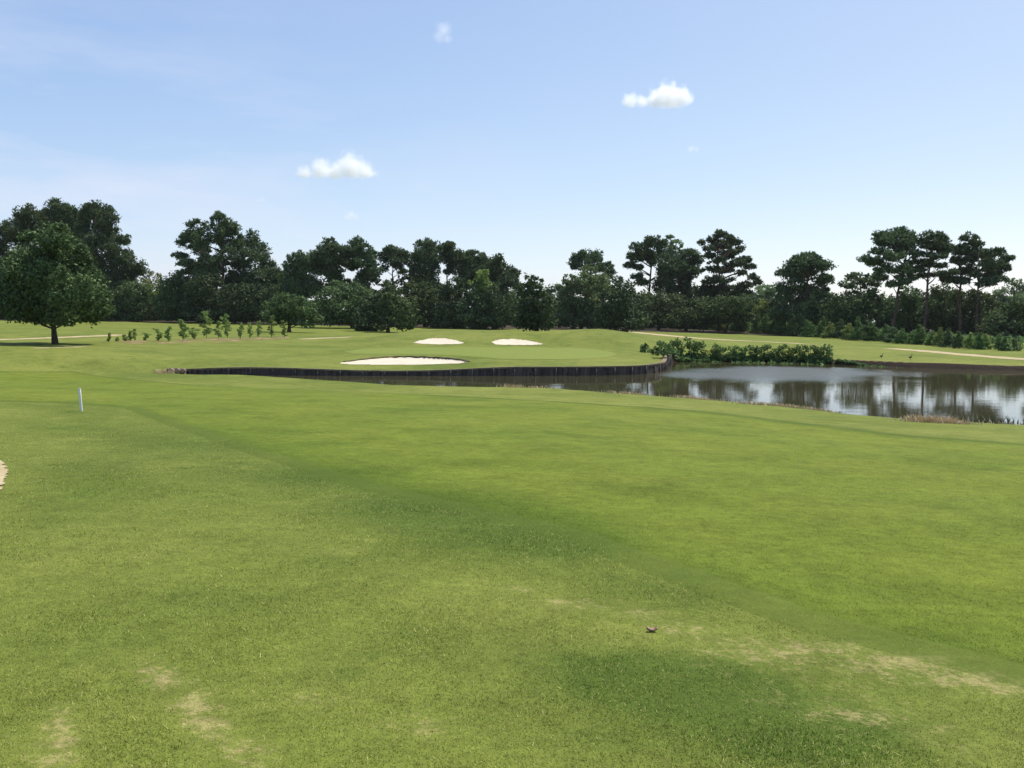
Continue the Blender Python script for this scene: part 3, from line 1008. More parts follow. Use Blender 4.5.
# --- centre left
tree('pine_tree', 'rounded pine just right of the pale tree top, left of the double-headed pine', 3, 178, (20, 545), 16,
     [(-15, 190, 42, 32), (35, 195, 46, 36), (-40, 245, 46, 36), (20, 255, 75, 50), (-30, 320, 70, 55), (50, 330, 60, 50)], P, 'pine', GP)
tree('pine_tree', 'left head of the double-headed pine, high over the dark undergrowth', 3, 180, (190, 545), 16,
     [(150, 115, 46, 25), (125, 160, 42, 32), (190, 165, 55, 36), (240, 160, 42, 28), (150, 195, 60, 30), (80, 195, 48, 32), (230, 205, 60, 24), (100, 240, 60, 30), (185, 250, 40, 18)], P, 'pine', GP)
tree('pine_tree', 'right head of the double-headed pine with sky under its branches', 3, 182, (330, 545), 16,
     [(300, 115, 42, 24), (330, 145, 46, 30), (285, 165, 42, 34), (362, 182, 36, 28), (335, 215, 60, 24), (375, 262, 48, 26), (270, 230, 40, 20), (330, 270, 40, 16)], P, 'pine', GP)
tree('pine_tree', 'umbrella-shaped pine with a bare trunk and sky showing beneath its cap', 3, 186, (475, 545), 14,
     [(480, 160, 58, 25), (430, 185, 34, 22), (535, 178, 36, 20), (490, 200, 62, 24), (550, 215, 24, 16), (432, 245, 26, 14), (520, 258, 30, 14), (500, 235, 26, 12)], P, 'pine', GP)
tree('pine_tree', 'dense tall pine left of the thin bare trunk in the centre', 3, 180, (650, 545), 18,
     [(640, 125, 46, 28), (690, 130, 42, 30), (615, 175, 44, 38), (675, 180, 56, 42), (640, 230, 65, 38), (598, 255, 42, 32), (690, 245, 32, 30), (640, 290, 60, 36)], P, 'pine', GP)
tree('pine_tree', 'slender pine with a thin bare trunk right of the dense tall one', 3, 182, (736, 545), 13,
     [(760, 135, 38, 22), (790, 162, 36, 24), (745, 175, 36, 28), (802, 195, 44, 30), (768, 215, 36, 22), (795, 245, 36, 22), (755, 262, 22, 12)], P, 'pine', GP)
tree('pine_tree', 'broad domed pine at the right end of the centre-left clump', 3, 184, (890, 545), 18,
     [(890, 178, 56, 26), (848, 200, 46, 34), (940, 205, 54, 32), (885, 245, 76, 44), (950, 275, 76, 46), (845, 290, 56, 46), (990, 230, 42, 28)], P, 'pine', GP)
tree('pine_tree', 'pine stepping down to the right beside the open gap of sky', 4, 182, (250, 550), 16,
     [(245, 195, 34, 24), (225, 235, 54, 36), (285, 250, 42, 36), (330, 268, 32, 20), (255, 300, 76, 42), (318, 305, 36, 26), (180, 290, 60, 50), (340, 330, 24, 24)], P, 'pine', GP)
tree('oak_tree', 'broad dark oak whose trunk shows over a lit strip of lawn', 3, 150, (270, 563), 22,
     [(230, 350, 80, 52), (160, 400, 80, 66), (290, 380, 80, 66), (200, 460, 110, 60), (330, 410, 60, 56), (120, 480, 76, 46), (250, 500, 90, 34), (60, 460, 70, 60)], B_, 'dark', GB)
tree('cedar_tree', 'black-green bushy tree reaching the ground left of two short trunks', 3, 135, (370, 582), 16,
     [(370, 420, 62, 52), (340, 480, 62, 56), (410, 480, 62, 60), (365, 540, 76, 38), (320, 545, 46, 30), (425, 420, 50, 50)], C_, 'cedar', GU)
tree('oak_tree', 'dark tree with a short visible trunk in front of the left mound end', 3, 130, (450, 578), 18,
     [(480, 400, 70, 52), (450, 460, 70, 56), (530, 450, 66, 62), (500, 510, 80, 46), (560, 520, 46, 36), (470, 350, 50, 40)], B_, 'dark', GB)
tree('oak_tree', 'dull green oak filling the middle below the dense tall pine', 3, 165, (640, 552), 18,
     [(650, 360, 76, 56), (600, 430, 76, 66), (690, 430, 76, 66), (640, 500, 100, 50), (720, 500, 70, 48), (570, 350, 56, 50)], B_, 'dark', GB)
tree('cedar_tree', 'dark pointed cedar below the slender bare-trunked pine', 3, 160, (790, 552), 14,
     [(800, 330, 46, 46), (790, 400, 62, 56), (770, 470, 76, 56), (820, 500, 76, 46), (740, 360, 40, 50), (760, 520, 70, 32)], C_, 'cedar', GU)
tree('sweetgum_tree', 'pale green tree with a bright top in the middle of the dark clump', 3, 158, (925, 552), 12,
     [(932, 275, 36, 28), (910, 325, 46, 36), (950, 330, 40, 36), (905, 375, 42, 30)], B_, 'yellow', GB)
tree('cedar_tree', 'large black-green cedar below the pale bright-topped tree', 3, 156, (900, 555), 18,
     [(900, 370, 46, 50), (880, 430, 76, 62), (940, 440, 76, 62), (900, 500, 110, 50), (990, 500, 70, 50), (960, 400, 60, 50)], C_, 'cedar', GU)
tree('cedar_tree', 'dark sloping cedar at the right foot of the centre-left clump', 4, 156, (230, 556), 16,
     [(210, 370, 52, 52), (250, 430, 62, 56), (190, 460, 72, 56), (250, 500, 66, 46), (170, 520, 76, 34), (300, 400, 46, 56), (310, 470, 30, 50)], C_, 'cedar', GU)
tree('lawn_tree', 'small round-topped tree standing alone on the mound behind the bunkers', 4, 93, (445, 588), 22,
     [(410, 300, 34, 26), (440, 318, 44, 30), (400, 345, 60, 38), (465, 355, 50, 40), (430, 400, 86, 50), (385, 450, 56, 52), (485, 445, 58, 54), (430, 490, 96, 56), (365, 525, 38, 32), (505, 525, 42, 34), (435, 535, 60, 24)],
     B_, 'cedar', 'dark trees standing forward on the lawn', size=0.27, dens=18)
tree('sweetgum_tree', 'dull green tree filling the low gap between the mound tree and the pale sweetgum', 4, 178, (560, 560), 14,
     [(540, 360, 46, 34), (565, 345, 36, 22), (520, 410, 60, 56), (570, 430, 56, 60), (540, 490, 70, 50), (330, 420, 50, 60), (340, 500, 40, 40)], B_, 'dark', GB)
# --- centre right
tree('pine_tree', 'pine cap rising behind the pale sweetgum right of centre', 4, 190, (715, 560), 16,
     [(700, 172, 58, 26), (645, 195, 34, 22), (738, 185, 46, 26), (685, 215, 72, 26), (805, 232, 34, 18), (820, 262, 28, 16), (760, 240, 40, 20), (640, 235, 24, 14), (810, 285, 26, 14)], P, 'pine', GP)
tree('sweetgum_tree', 'pale grey-green sweetgum with a ragged top right of centre', 4, 168, (670, 562), 18,
     [(722, 255, 46, 28), (665, 285, 52, 34), (612, 305, 42, 34), (765, 300, 56, 40), (635, 345, 62, 50), (700, 335, 70, 50), (790, 345, 46, 44), (715, 405, 56, 46), (600, 380, 46, 56)], B_, 'light', GB)
tree('oak_tree', 'deep dark tree in the shade under the pale sweetgum', 4, 166, (630, 562), 16,
     [(630, 430, 70, 56), (690, 460, 66, 66), (640, 500, 80, 56), (720, 500, 56, 56), (580, 500, 40, 40)], B_, 'dark', GU)
tree('oak_tree', 'near-black oak on the mound end left of the cart path', 4, 140, (905, 570), 18,
     [(858, 310, 34, 28), (890, 345, 56, 38), (850, 390, 82, 56), (930, 420, 82, 60), (840, 460, 90, 62), (930, 490, 86, 56), (890, 535, 90, 32), (790, 500, 46, 56), (985, 450, 36, 60)], B_, 'cedar', GB)
tree('pine_tree', 'tall open pine with sky holes and a dark bare trunk right of centre', 5, 185, (255, 560), 18,
     [(270, 105, 48, 24), (210, 138, 42, 26), (310, 135, 42, 30), (180, 185, 46, 26), (240, 175, 52, 30), (158, 228, 36, 18), (300, 195, 56, 36), (188, 285, 32, 18), (212, 318, 36, 16), (330, 255, 42, 36), (200, 240, 26, 14)],
     P, 'pine', GP)
tree('sweetgum_tree', 'hazy grey-green tree top showing between two pines right of centre', 5, 215, (365, 560), 16,
     [(360, 100, 40, 24), (392, 125, 36, 24), (345, 140, 42, 30), (370, 180, 50, 40)], B_, 'light', GB)
tree('pine_tree', 'rounded pine left of the stepped conical pine', 5, 186, (440, 560), 18,
     [(460, 168, 54, 24), (430, 205, 54, 32), (500, 200, 36, 24), (400, 245, 56, 42), (465, 255, 46, 32), (380, 310, 60, 46), (440, 325, 52, 40), (340, 240, 40, 40), (330, 330, 60, 50)], P, 'pine', GP)
tree('pine_tree', 'very tall stepped conical pine with jagged tiers and a hole of sky', 5, 178, (612, 560), 20,
     [(615, 72, 38, 20), (580, 98, 34, 20), (660, 95, 32, 16), (555, 143, 30, 14), (622, 125, 60, 26), (690, 112, 32, 16), (722, 148, 26, 14), (560, 180, 34, 15), (660, 172, 54, 22), (742, 200, 36, 16), (605, 205, 36, 16),
      (700, 218, 44, 18), (765, 238, 32, 14), (640, 252, 46, 18), (580, 250, 36, 16), (782, 290, 32, 14), (725, 268, 32, 14), (802, 320, 24, 13), (615, 305, 50, 18), (560, 310, 42, 18), (745, 330, 42, 16), (600, 360, 76, 34),
      (700, 370, 80, 34), (530, 365, 56, 34)], P, 'pine', GP)
tree('oak_tree', 'dark tree filling the base of the open right-centre pine', 5, 172, (300, 560), 16,
     [(290, 410, 76, 56), (200, 420, 66, 56), (340, 470, 76, 56), (260, 510, 90, 40), (190, 490, 66, 50), (140, 440, 56, 60)], B_, 'dark', GU)
tree('oak_tree', 'dark tree under the rounded pine right of centre', 5, 170, (440, 560), 16,
     [(400, 420, 76, 56), (470, 420, 72, 56), (430, 490, 92, 50), (520, 490, 66, 50), (370, 510, 70, 40)], B_, 'dark', GU)
tree('oak_tree', 'dark tree under the stepped conical pine', 5, 168, (640, 560), 16,
     [(580, 430, 76, 50), (660, 430, 86, 50), (730, 420, 56, 46), (600, 490, 90, 46), (700, 490, 80, 46), (530, 440, 50, 50)], B_, 'dark', GU)
tree('sweetgum_tree', 'pale hazy tree low in the gap right of the stepped conical pine', 5, 225, (800, 520), 14,
     [(800, 368, 46, 30), (850, 348, 46, 18), (890, 370, 40, 26), (840, 400, 66, 40), (770, 400, 42, 40), (900, 430, 50, 46)], B_, 'light', GB)
tree('sweetgum_tree', 'bright green small tree low in the gap beside the round-topped pine', 5, 190, (825, 520), 12,
     [(830, 430, 46, 30), (800, 460, 50, 40), (860, 470, 50, 36), (780, 500, 50, 34)], B_, 'yellow', GB)
# --- right
tree('pine_tree', 'round-topped dense pine standing apart on the right', 6, 165, (140, 470), 18,
     [(150, 195, 54, 22), (110, 215, 46, 25), (190, 220, 46, 26), (68, 248, 40, 20), (150, 255, 66, 26), (222, 275, 34, 16), (80, 298, 54, 25), (185, 305, 56, 30), (58, 340, 46, 25), (130, 345, 66, 40), (198, 355, 46, 36), (110, 400, 76, 45), (50, 405, 46, 36), (190, 410, 50, 40)],
     P, 'pine', GP)
tree('oak_tree', 'domed dull green tree between the round-topped pine and the tall right pines', 6, 160, (345, 475), 18,
     [(350, 272, 44, 24), (400, 288, 46, 30), (310, 292, 32, 18), (365, 325, 66, 36), (285, 355, 56, 36), (340, 385, 80, 50), (255, 400, 50, 46), (300, 440, 80, 36), (420, 370, 50, 50), (390, 430, 60, 46)], B_, 'dark', GB)
tree('pine_tree', 'tall pine with two close trunks and wide open tiers on the right', 6, 150, (490, 470), 14,
     [(540, 85, 44, 20), (482, 100, 44, 20), (450, 122, 40, 18), (562, 118, 38, 24), (505, 138, 62, 22), (430, 163, 34, 13), (385, 195, 30, 13), (420, 210, 42, 14), (550, 162, 44, 18), (490, 185, 54, 18), (572, 205, 28, 14), (458, 233, 46, 14),
      (540, 238, 46, 16), (560, 268, 32, 14), (520, 290, 42, 15), (440, 268, 36, 15)], P, 'pine', GP)
tree('pine_tree', 'slim pine with a long bare trunk right of the twin-trunked one', 6, 148, (622, 470), 14,
     [(650, 98, 44, 17), (692, 120, 30, 17), (620, 128, 30, 17), (660, 143, 50, 17), (702, 160, 32, 13), (722, 150, 18, 10), (610, 178, 27, 11), (672, 183, 42, 14), (598, 235, 32, 12), (640, 215, 36, 11), (690, 225, 28, 11), (690, 255, 28, 11), (620, 262, 32, 11)],
     P, 'pine', GP)
tree('pine_tree', 'pine with a pointed head just right of the slim bare-trunked one', 6, 150, (765, 470), 13,
     [(805, 112, 30, 18), (830, 138, 32, 17), (782, 150, 30, 16), (760, 170, 27, 13), (822, 173, 40, 15), (790, 203, 40, 14), (745, 200, 22, 11), (760, 245, 32, 13), (812, 243, 36, 14), (770, 280, 36, 13), (720, 275, 36, 14)], P, 'pine', GP)
tree('pine_tree', 'rightmost tall pine with loose tiers drooping to the right', 6, 147, (835, 470), 13,
     [(912, 168, 36, 17), (880, 180, 32, 16), (942, 195, 27, 13), (872, 213, 40, 16), (930, 225, 36, 14), (890, 255, 46, 16), (955, 235, 18, 10), (920, 275, 32, 14), (860, 290, 38, 14), (830, 260, 27, 11)], P, 'pine', GP)
tree('oak_tree', 'dark tree between the trunks of the twin-trunked and slim pines', 6, 158, (560, 480), 14,
     [(555, 335, 50, 36), (600, 385, 62, 46), (530, 400, 56, 50), (560, 440, 80, 36), (470, 380, 40, 50)], B_, 'dark', GU)
tree('oak_tree', 'dark tree under the pointed-headed pine on the right', 6, 156, (700, 485), 14,
     [(700, 335, 62, 40), (760, 360, 72, 50), (690, 410, 76, 50), (640, 440, 60, 40), (760, 440, 86, 46)], B_, 'dark', GU)
tree('oak_tree', 'dark tree under the rightmost tall pine', 6, 154, (840, 495), 14,
     [(820, 350, 66, 40), (870, 400, 66, 56), (800, 430, 66, 50), (870, 460, 80, 40), (790, 470, 70, 30)], B_, 'dark', GU)
tree('sweetgum_tree', 'hazy pale tree top behind the rightmost pine near the picture edge', 6, 190, (980, 500), 14,
     [(980, 288, 32, 19), (1002, 325, 36, 26), (935, 338, 46, 32), (975, 365, 56, 36), (1040, 340, 40, 40), (920, 370, 40, 40)], B_, 'light', GB)
tree('oak_tree', 'full green tree at the right picture edge reaching down to the shrubs', 6, 135, (1010, 545), 18,
     [(1010, 385, 50, 36), (960, 420, 62, 46), (1040, 440, 66, 56), (920, 460, 72, 46), (990, 490, 86, 46), (1060, 500, 80, 46), (900, 500, 60, 30), (1090, 400, 60, 50)], B_, 'dark', GB)
for i, (px, D, hh, lab) in enumerate([(1075, 150, 78, 'pine just beyond the right picture edge'), (1130, 140, 95, 'second pine beyond the right picture edge'), (-75, 180, 100, 'pine just beyond the left picture edge')]):
    tree('pine_tree', lab, 0, D, (px, 330), 4, [(px + a, 330 - hh * q, 14 * s, 7 * s) for a, q, s in ((0, 1, .8), (-8, .9, .9), (9, .88, 1), (-12, .75, 1), (5, .72, 1.3), (14, .62, 1), (-6, .55, 1.3), (4, .4, 1.4), (-8, .25, 1.5))], P, 'pine', GP)

# far-off woods that read as one mass behind the countable trees
r = np.random.default_rng(5)
bl = []
for px in np.arange(-140, 1190, 6.0):
    D = 245 + r.uniform(-12, 25)
    top = 301 + r.uniform(-5, 6) + (px - 512) * 0.008
    for py in (top, top + 10, top + 19):
        c = at_d(px + r.uniform(-3, 3), py, D)
        bl.append((c, (2.6, 2.6, 2.0)))
V, Fc, sh = leaves(bl, 0.75, 1.5, 'broad', r, sub=5)
o = mesh_obj('distant_woods', V, Fc, LEAF['dark'], attrs={'shade': sh})
tag(o, 'low dark mass of distant woods seen between the trees of the tree line', 'woods', kind='stuff')

bl = []
px = -140.0
while px < 1190:
    D = np.interp(px, [-140, 640, 760, 1190], [200, 198, 192, 166]) + r.uniform(-7, 8)
    top = np.interp(px, [-140, 100, 148, 190, 290, 310, 372, 385, 398, 405, 436, 448, 460, 500, 516, 530, 548, 560, 600, 640, 735, 760, 850, 870, 1000, 1190],
                    [292, 286, 290, 285, 282, 271, 271, 280, 281, 273, 272, 280, 272, 273, 281, 288, 296, 290, 286, 284, 286, 297, 300, 292, 293, 296]) + r.uniform(-3, 9)
    c0 = at_d(px, top, D)
    z0 = gz(c0[0], D)
    hh = c0[2] - z0
    wr = r.uniform(1.6, 3.0)
    for q in range(9):
        t_ = r.uniform(0.12, 1.0) if q > 2 else (0.1, 0.3, 0.9)[q]
        bl.append((np.array([c0[0] + r.normal(scale=wr * .45 * (1.15 - t_ * .6)), D + r.normal(scale=1.0), z0 + hh * t_ - .9]), (wr * r.uniform(.5, .8), wr * r.uniform(.5, .8), wr * r.uniform(.4, .6))))
    px += wr * F_PX / D * r.uniform(.55, .95)
V, Fc, sh = leaves(bl, 0.55, 4.5, 'broad', r, sub=5)
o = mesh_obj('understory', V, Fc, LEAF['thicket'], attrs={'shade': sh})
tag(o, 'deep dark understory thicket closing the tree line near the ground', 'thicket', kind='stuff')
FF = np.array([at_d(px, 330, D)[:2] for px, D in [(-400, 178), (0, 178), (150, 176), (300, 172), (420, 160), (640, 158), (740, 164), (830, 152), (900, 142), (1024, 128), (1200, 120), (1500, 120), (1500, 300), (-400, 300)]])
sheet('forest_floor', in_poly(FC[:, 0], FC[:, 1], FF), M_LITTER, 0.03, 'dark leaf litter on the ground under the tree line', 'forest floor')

# ------------------------------------------------------------------ small plants
ORD = ['first', 'second', 'third', 'fourth', 'fifth', 'sixth', 'seventh', 'eighth', 'ninth', 'tenth', 'eleventh', 'twelfth', 'thirteenth', 'fourteenth', 'fifteenth',
       'sixteenth', 'seventeenth', 'eighteenth', 'nineteenth', 'twentieth', 'twenty-first', 'twenty-second', 'twenty-third', 'twenty-fourth', 'twenty-fifth',
       'twenty-sixth', 'twenty-seventh', 'twenty-eighth', 'twenty-ninth', 'thirtieth', 'thirty-first', 'thirty-second', 'thirty-third', 'thirty-fourth', 'thirty-fifth', 'thirty-sixth']


def plant(name, label, cat, group, px, pyb, pyt, wpx, kind, mat, r, size, dens, shape, D=None, stem=0.03):
    g = hit(px, pyb) if D is None else None
    if D is not None:
        pyb += 0.4
    if g is None:
        q = at_d(px, pyb, D)
        g = np.array([q[0], D, gz(q[0], D)])
    D = g[1]
    h = (pyb - pyt) * D / F_PX
    w = wpx / 2 * D / F_PX
    root = empty(name, g)
    tag(root, label, cat, group)
    bl = []
    if shape == 'cone':
        for t in np.linspace(0.1, 0.94, 7):
            q = w * (1.05 - t) ** 0.8 * (0.8 + 0.4 * r.random())
            bl.append((np.array([r.normal(scale=0.08 * w), r.normal(scale=0.08 * w), h * t]), (q, q, h * 0.11)))
    elif shape == 'bush':
        for q_ in range(24):
            a, rr = r.uniform(0, 6.28), w * 0.6 * r.random() ** .5
            hh = h * (r.uniform(0.06, 0.4) if q_ < 10 else r.uniform(0.4, 0.86))
            bl.append((np.array([rr * math.cos(a), rr * math.sin(a), hh]), (w * r.uniform(.18, .36), w * r.uniform(.18, .36), h * r.uniform(.09, .19))))
    elif shape == 'sapling':
        lean = r.normal(scale=0.05 * h)
        for t in np.linspace(0.16, 0.93, 9):
            q = w * (0.55 + 0.5 * math.sin(math.pi * t)) * r.uniform(.55, 1.0)
            bl.append((np.array([r.normal(scale=.2 * w) + lean * t * .5, r.normal(scale=.2 * w), h * t]), (q * .7, q * .7, h * .085)))
    V, Fc, sh = leaves(bl, size, dens, kind, r, sub=5)
    V[:, 2] = np.maximum(V[:, 2], 0.0)
    mesh_obj('foliage', V, Fc, LEAF[mat], root, attrs={'shade': sh})
    m = MB()
    m.add(tube([(0, 0, -.06), (r.normal(scale=.03), 0, h * .5), (bl[-1][0][0], bl[-1][0][1], h * .9)], [stem, stem * .7, stem * .25], 6))
    for c, q in bl[:4]:
        m.add(tube([(0, 0, c[2] * .6), tuple(c)], [stem * .4, stem * .15], 5))
    m.build('stem', M_BARK, root)
    return root


r = np.random.default_rng(21)
sap = [(109, 342, 333, 4), (117.5, 341.5, 337.5, 4), (124.5, 341, 335, 5), (130, 341, 331, 4), (134.5, 340.5, 328.5, 6), (146, 340.5, 332.5, 6), (158.5, 341, 328, 8), (169, 341.5, 326, 8), (183, 340.5, 318.5, 11),
       (194, 339.5, 327, 9), (206.5, 338.5, 311, 11), (218.5, 338.5, 320.5, 8), (227.5, 338, 314, 11), (240.5, 339, 322.5, 7), (250, 338, 322.5, 6), (258.5, 337.5, 320, 7), (271.5, 337.5, 314.5, 8), (284.5, 337.8, 320.5, 7)]
for i, (px, b, t, w) in enumerate(sap):
    hgt = 'tiny' if b - t < 8 else ('tall thin' if b - t > 20 else 'knee-high' if b - t < 12 else 'slender')
    plant('sapling', '%s young tree, %s from the left in the row on the bare strip' % (hgt, ORD[i]), 'sapling', 'saplings in a row on the left lawn',
          px, b, t, w * 1.6, 'broad', 'sapling', r, 0.13, 75, 'sapling', stem=0.025)

r = np.random.default_rng(22)
shr = [(645.5, 352.5, 342.5, 10), (656, 355, 346, 9), (663, 358, 340, 14), (673, 360.5, 345, 12), (682, 361, 338.5, 15), (693, 361, 338.8, 14), (698, 361, 338.3, 13), (709, 361, 345, 12), (715, 361, 340.5, 12), (724, 361, 346, 11), (735, 361.3, 345, 12), (743, 361.5, 346, 11),
       (751, 361.5, 345.5, 12), (760, 361.8, 346.5, 11), (768, 362, 345.5, 13), (778, 362.2, 346, 12), (788, 362.5, 346, 13), (800, 362.8, 348.5, 12), (810, 363.2, 348, 12), (818, 363.5, 350, 11), (826, 363.8, 346.5, 11)]
for i, (px, b, t, w) in enumerate(shr):
    D = at_h(px, max(b, np.interp(px, [670, 740, 800, 836], [361.2, 361.8, 363, 364.3])), HW)[1] + r.uniform(.02, .3) if i > 2 else None
    kindm = 'yellow' if i in (7, 16) else 'shrub'
    hgt = ['leafy', 'dense', 'ragged'][i % 3]
    lab = 'small round bush alone on the slope above the seawall end' if i == 0 else '%s bush, %s from the left in the bank row over the water' % (hgt, ORD[i])
    plant('bush', lab, 'bush', 'bushes along the far pond bank', px, b, t, w * 1.7, 'broad', kindm, r, 0.13, 48, 'bush', D=D, stem=0.03)

r = np.random.default_rng(23)
yp = []
for px in np.arange(699, 1020, 9.3):
    base = np.interp(px, [699, 770, 862, 929, 975, 1016], [329.8, 335, 341.3, 346.3, 350, 351.6])
    hh = np.interp(px, [699, 740, 800, 870, 930, 980, 1016], [14, 18, 20, 21, 19, 15, 15])
    yp.append((px + r.uniform(-2.5, 2.5), base - r.uniform(0, 1.2), base - hh * r.uniform(.75, 1.12), hh * r.uniform(.6, .85)))
for i, (px, b, t, w) in enumerate(yp):
    adj = ['bushy', 'pointed', 'thick', 'ragged'][i % 4]
    plant('young_pine', '%s waist-high young pine, %s from the left edging the right woods' % (adj, ORD[min(i, 35)]), 'young pine', 'young pines edging the woods on the right',
          px, b, t, w * 1.5, 'pine', ['shrub', 'shrub', 'pine', 'sapling'][int(r.integers(0, 4))] if px < 985 else 'light', r, 0.2, 28, 'cone', stem=0.04)
# second ragged row behind: undergrowth that reads as one mass
bl = []
for px in np.arange(690, 1035, 0.9):
    b = np.interp(px, [690, 770, 862, 929, 975, 1035], [328.0, 332.5, 338.2, 343.2, 346, 349])
    g = hit(px, b + r.uniform(-1.0, 1.2))
    s = g[1] / F_PX
    bl.append((g + np.array([0, 0, r.uniform(.2, 1.0) * 9 * s]), (4 * s, 6 * s, r.uniform(2.5, 5.5) * s)))
for px in np.arange(671, 833, 1.1):
    g = at_h(px, np.interp(px, [670, 740, 800, 836], [361.2, 361.8, 363, 364.3]), HW)
    bl.append((np.array([g[0], g[1] + r.uniform(-.1, .5), ZW + r.uniform(.1, .55)]), (.3, .3, .25)))
for px in np.arange(664, 832, 2.0):
    g = at_h(px, 360.8 + max(0, px - 700) * 0.02, HW - .15)
    s = g[1] / F_PX
    g[1] += r.uniform(.4, 2.0)
    bl.append((np.array([g[0], g[1], gz(g[0], g[1]) + .35]), (.42, .5, .35)))
for px in np.arange(838, 1100, 1.6):                      # ragged weeds hanging over the bare bank on the right
    g = at_h(px, np.interp(px, [838, 911, 1024, 1100], [361.0, 364.8, 368.5, 371]), HW - .28)
    if r.random() < .6:
        bl.append((np.array([g[0], g[1] + .5, gz(g[0], g[1] + .5) + .03]), (.35, .3, .12)))
V, Fc, sh = leaves(bl, 0.24, 8, 'broad', r, sub=5)
o = mesh_obj('undergrowth', V, Fc, LEAF['shrub'], attrs={'shade': sh})
tag(o, 'tangled low undergrowth among the bank bushes and below the young pines', 'undergrowth', kind='stuff')

# ------------------------------------------------------------------ seawall
root = empty('seawall', wall_w[len(wall_w) // 2])
tag(root, 'dark timber retaining wall holding up the green above the pond', 'retaining wall')
Wl = wall_w[::-1]
seg = np.r_[0, np.cumsum(np.linalg.norm(np.diff(Wl[:, :2], axis=0), axis=1))]
L = seg[-1]


def wpt(s):
    return np.array([np.interp(s, seg, Wl[:, 0]), np.interp(s, seg, Wl[:, 1])])


def wnorm(s):
    a, b = wpt(max(0, s - .3)), wpt(min(L, s + .3))
    t = (b - a) / np.linalg.norm(b - a)
    return t, np.array([t[1], -t[0]])          # outward, towards the water


r = np.random.default_rng(31)
ss = np.arange(0, L, 0.26)
tops = np.array([gz(*(wpt(s) - wnorm(s)[1] * 0.5)) for s in ss])
tops = np.convolve(np.pad(tops, 4, 'edge'), np.ones(9) / 9, 'valid') + 0.02


def boxline(a, b, n, t0, t1, z0, z1):
    v = []
    for z in (z0, z1):
        for q, tt in ((a, t0), (b, t0), (b, t1), (a, t1)):
            v.append((q[0] + n[0] * tt, q[1] + n[1] * tt, z))
    return v, [(0, 3, 2, 1), (4, 5, 6, 7), (0, 1, 5, 4), (1, 2, 6, 5), (2, 3, 7, 6), (3, 0, 4, 7)]


oc = np.array(root.location)
mb, mc = MB(), MB()
for i, s in enumerate(ss):
    a, b = wpt(s), wpt(min(L, s + 0.252))
    t, n = wnorm(s)
    mb.add(boxline(a, b, n, -0.12, 0.06 + r.uniform(-.012, .012), ZW - .6, tops[i] - 0.07 + r.uniform(-.02, .01)))
    b2 = wpt(min(L, s + 0.26))
    j = min(i + 1, len(ss) - 1)
    v, f = boxline(a, b2, n, -0.2, 0.10, 0, 0)
    zs = [tops[i] - .075, tops[j] - .075, tops[j] - .075, tops[i] - .075, tops[i] + .01, tops[j] + .01, tops[j] + .01, tops[i] + .01]
    mc.add(([(p[0], p[1], z) for p, z in zip(v, zs)], f))
mb.build('planks', M_WALL, root, smooth=False, origin=oc)
mc.build('cap_rail', M_CAP, root, smooth=False, origin=oc)
for s in np.arange(0.3, L, 1.3):
    i = min(int(s / 0.26), len(ss) - 1)
    t, n = wnorm(s)
    c = wpt(s) + n * 0.115
    m = MB().add(tube([(c[0], c[1], ZW - .7), (c[0] + r.normal(scale=.01), c[1], ZW + .1), (c[0], c[1], tops[i] - .04 - r.uniform(0, .12))], [.055, .055, .05], 8))
    m.build('post', M_POST, root, origin=oc)

# ------------------------------------------------------------------ white stake
g = hit(81.4, 411)
top = at_d(79.4, 388.6, g[1] - .05)
root = empty('marker_stake', g)
tag(root, 'thin white leaning stake standing in the left fairway edge', 'stake')
tv = (top - g)
u = tv / np.linalg.norm(tv)
L_ = np.linalg.norm(tv)
tt = np.linspace(-.15, L_ - .02, 5)
MB().add(tube([u * a for a in tt] + [u * (L_ - .006)], [.032] * 5 + [.026], 14)).build('post', M_WHITE, root)
MB().add(tube([u * (L_ - .008), u * (L_ + .006), u * (L_ + .012)], [.034, .034, .022], 14)).build('cap', M_GREYCAP, root)

# ------------------------------------------------------------------ two dark birds on the far bank


def bird(px, py, hpx, face, label, neck_up):
    g = hit(px, py)
    s = hpx * g[1] / F_PX / 0.95
    pts = [(-.52, .36), (-.40, .40), (-.25, .42), (-.05, .42), (.12, .44), (.2, .5)]
    rad_ = [.015, .06, .13, .165, .13, .08]
    if neck_up:
        pts += [(.235, .6), (.235, .72), (.25, .82), (.3, .87), (.36, .86), (.43, .84)]
        rad_ += [.05, .04, .04, .055, .045, .012]
    else:
        pts += [(.29, .56), (.4, .60), (.5, .60), (.56, .57), (.62, .53), (.68, .49)]
        rad_ += [.05, .04, .042, .055, .042, .012]
    P3 = [np.array([a * face * .8, .25 * a, b]) * s for a, b in pts]
    V, Fc = tube(P3, [q * s for q in rad_], 12)
    m = MB().add((V, Fc))
    for dy in (-.06, .06):
        m.add(tube([np.array([-.02, dy, .34]) * s, np.array([.0, dy, .17]) * s, np.array([-.02, dy, .01]) * s, np.array([.09, dy, .005]) * s], [.022 * s, .014 * s, .012 * s, .008 * s], 6))
    o = m.build('bird', M_BIRD)
    o.location = g
    tag(o, label, 'bird', 'dark birds on the far bank')
    return o


bird(881.5, 358.5, 5.5, 1, 'dark bird standing upright on the bank, left one of the pair', True)
bird(910.5, 359.8, 6.0, 1, 'stockier dark bird on the bank, right one of the pair', True)

# ------------------------------------------------------------------ bank details


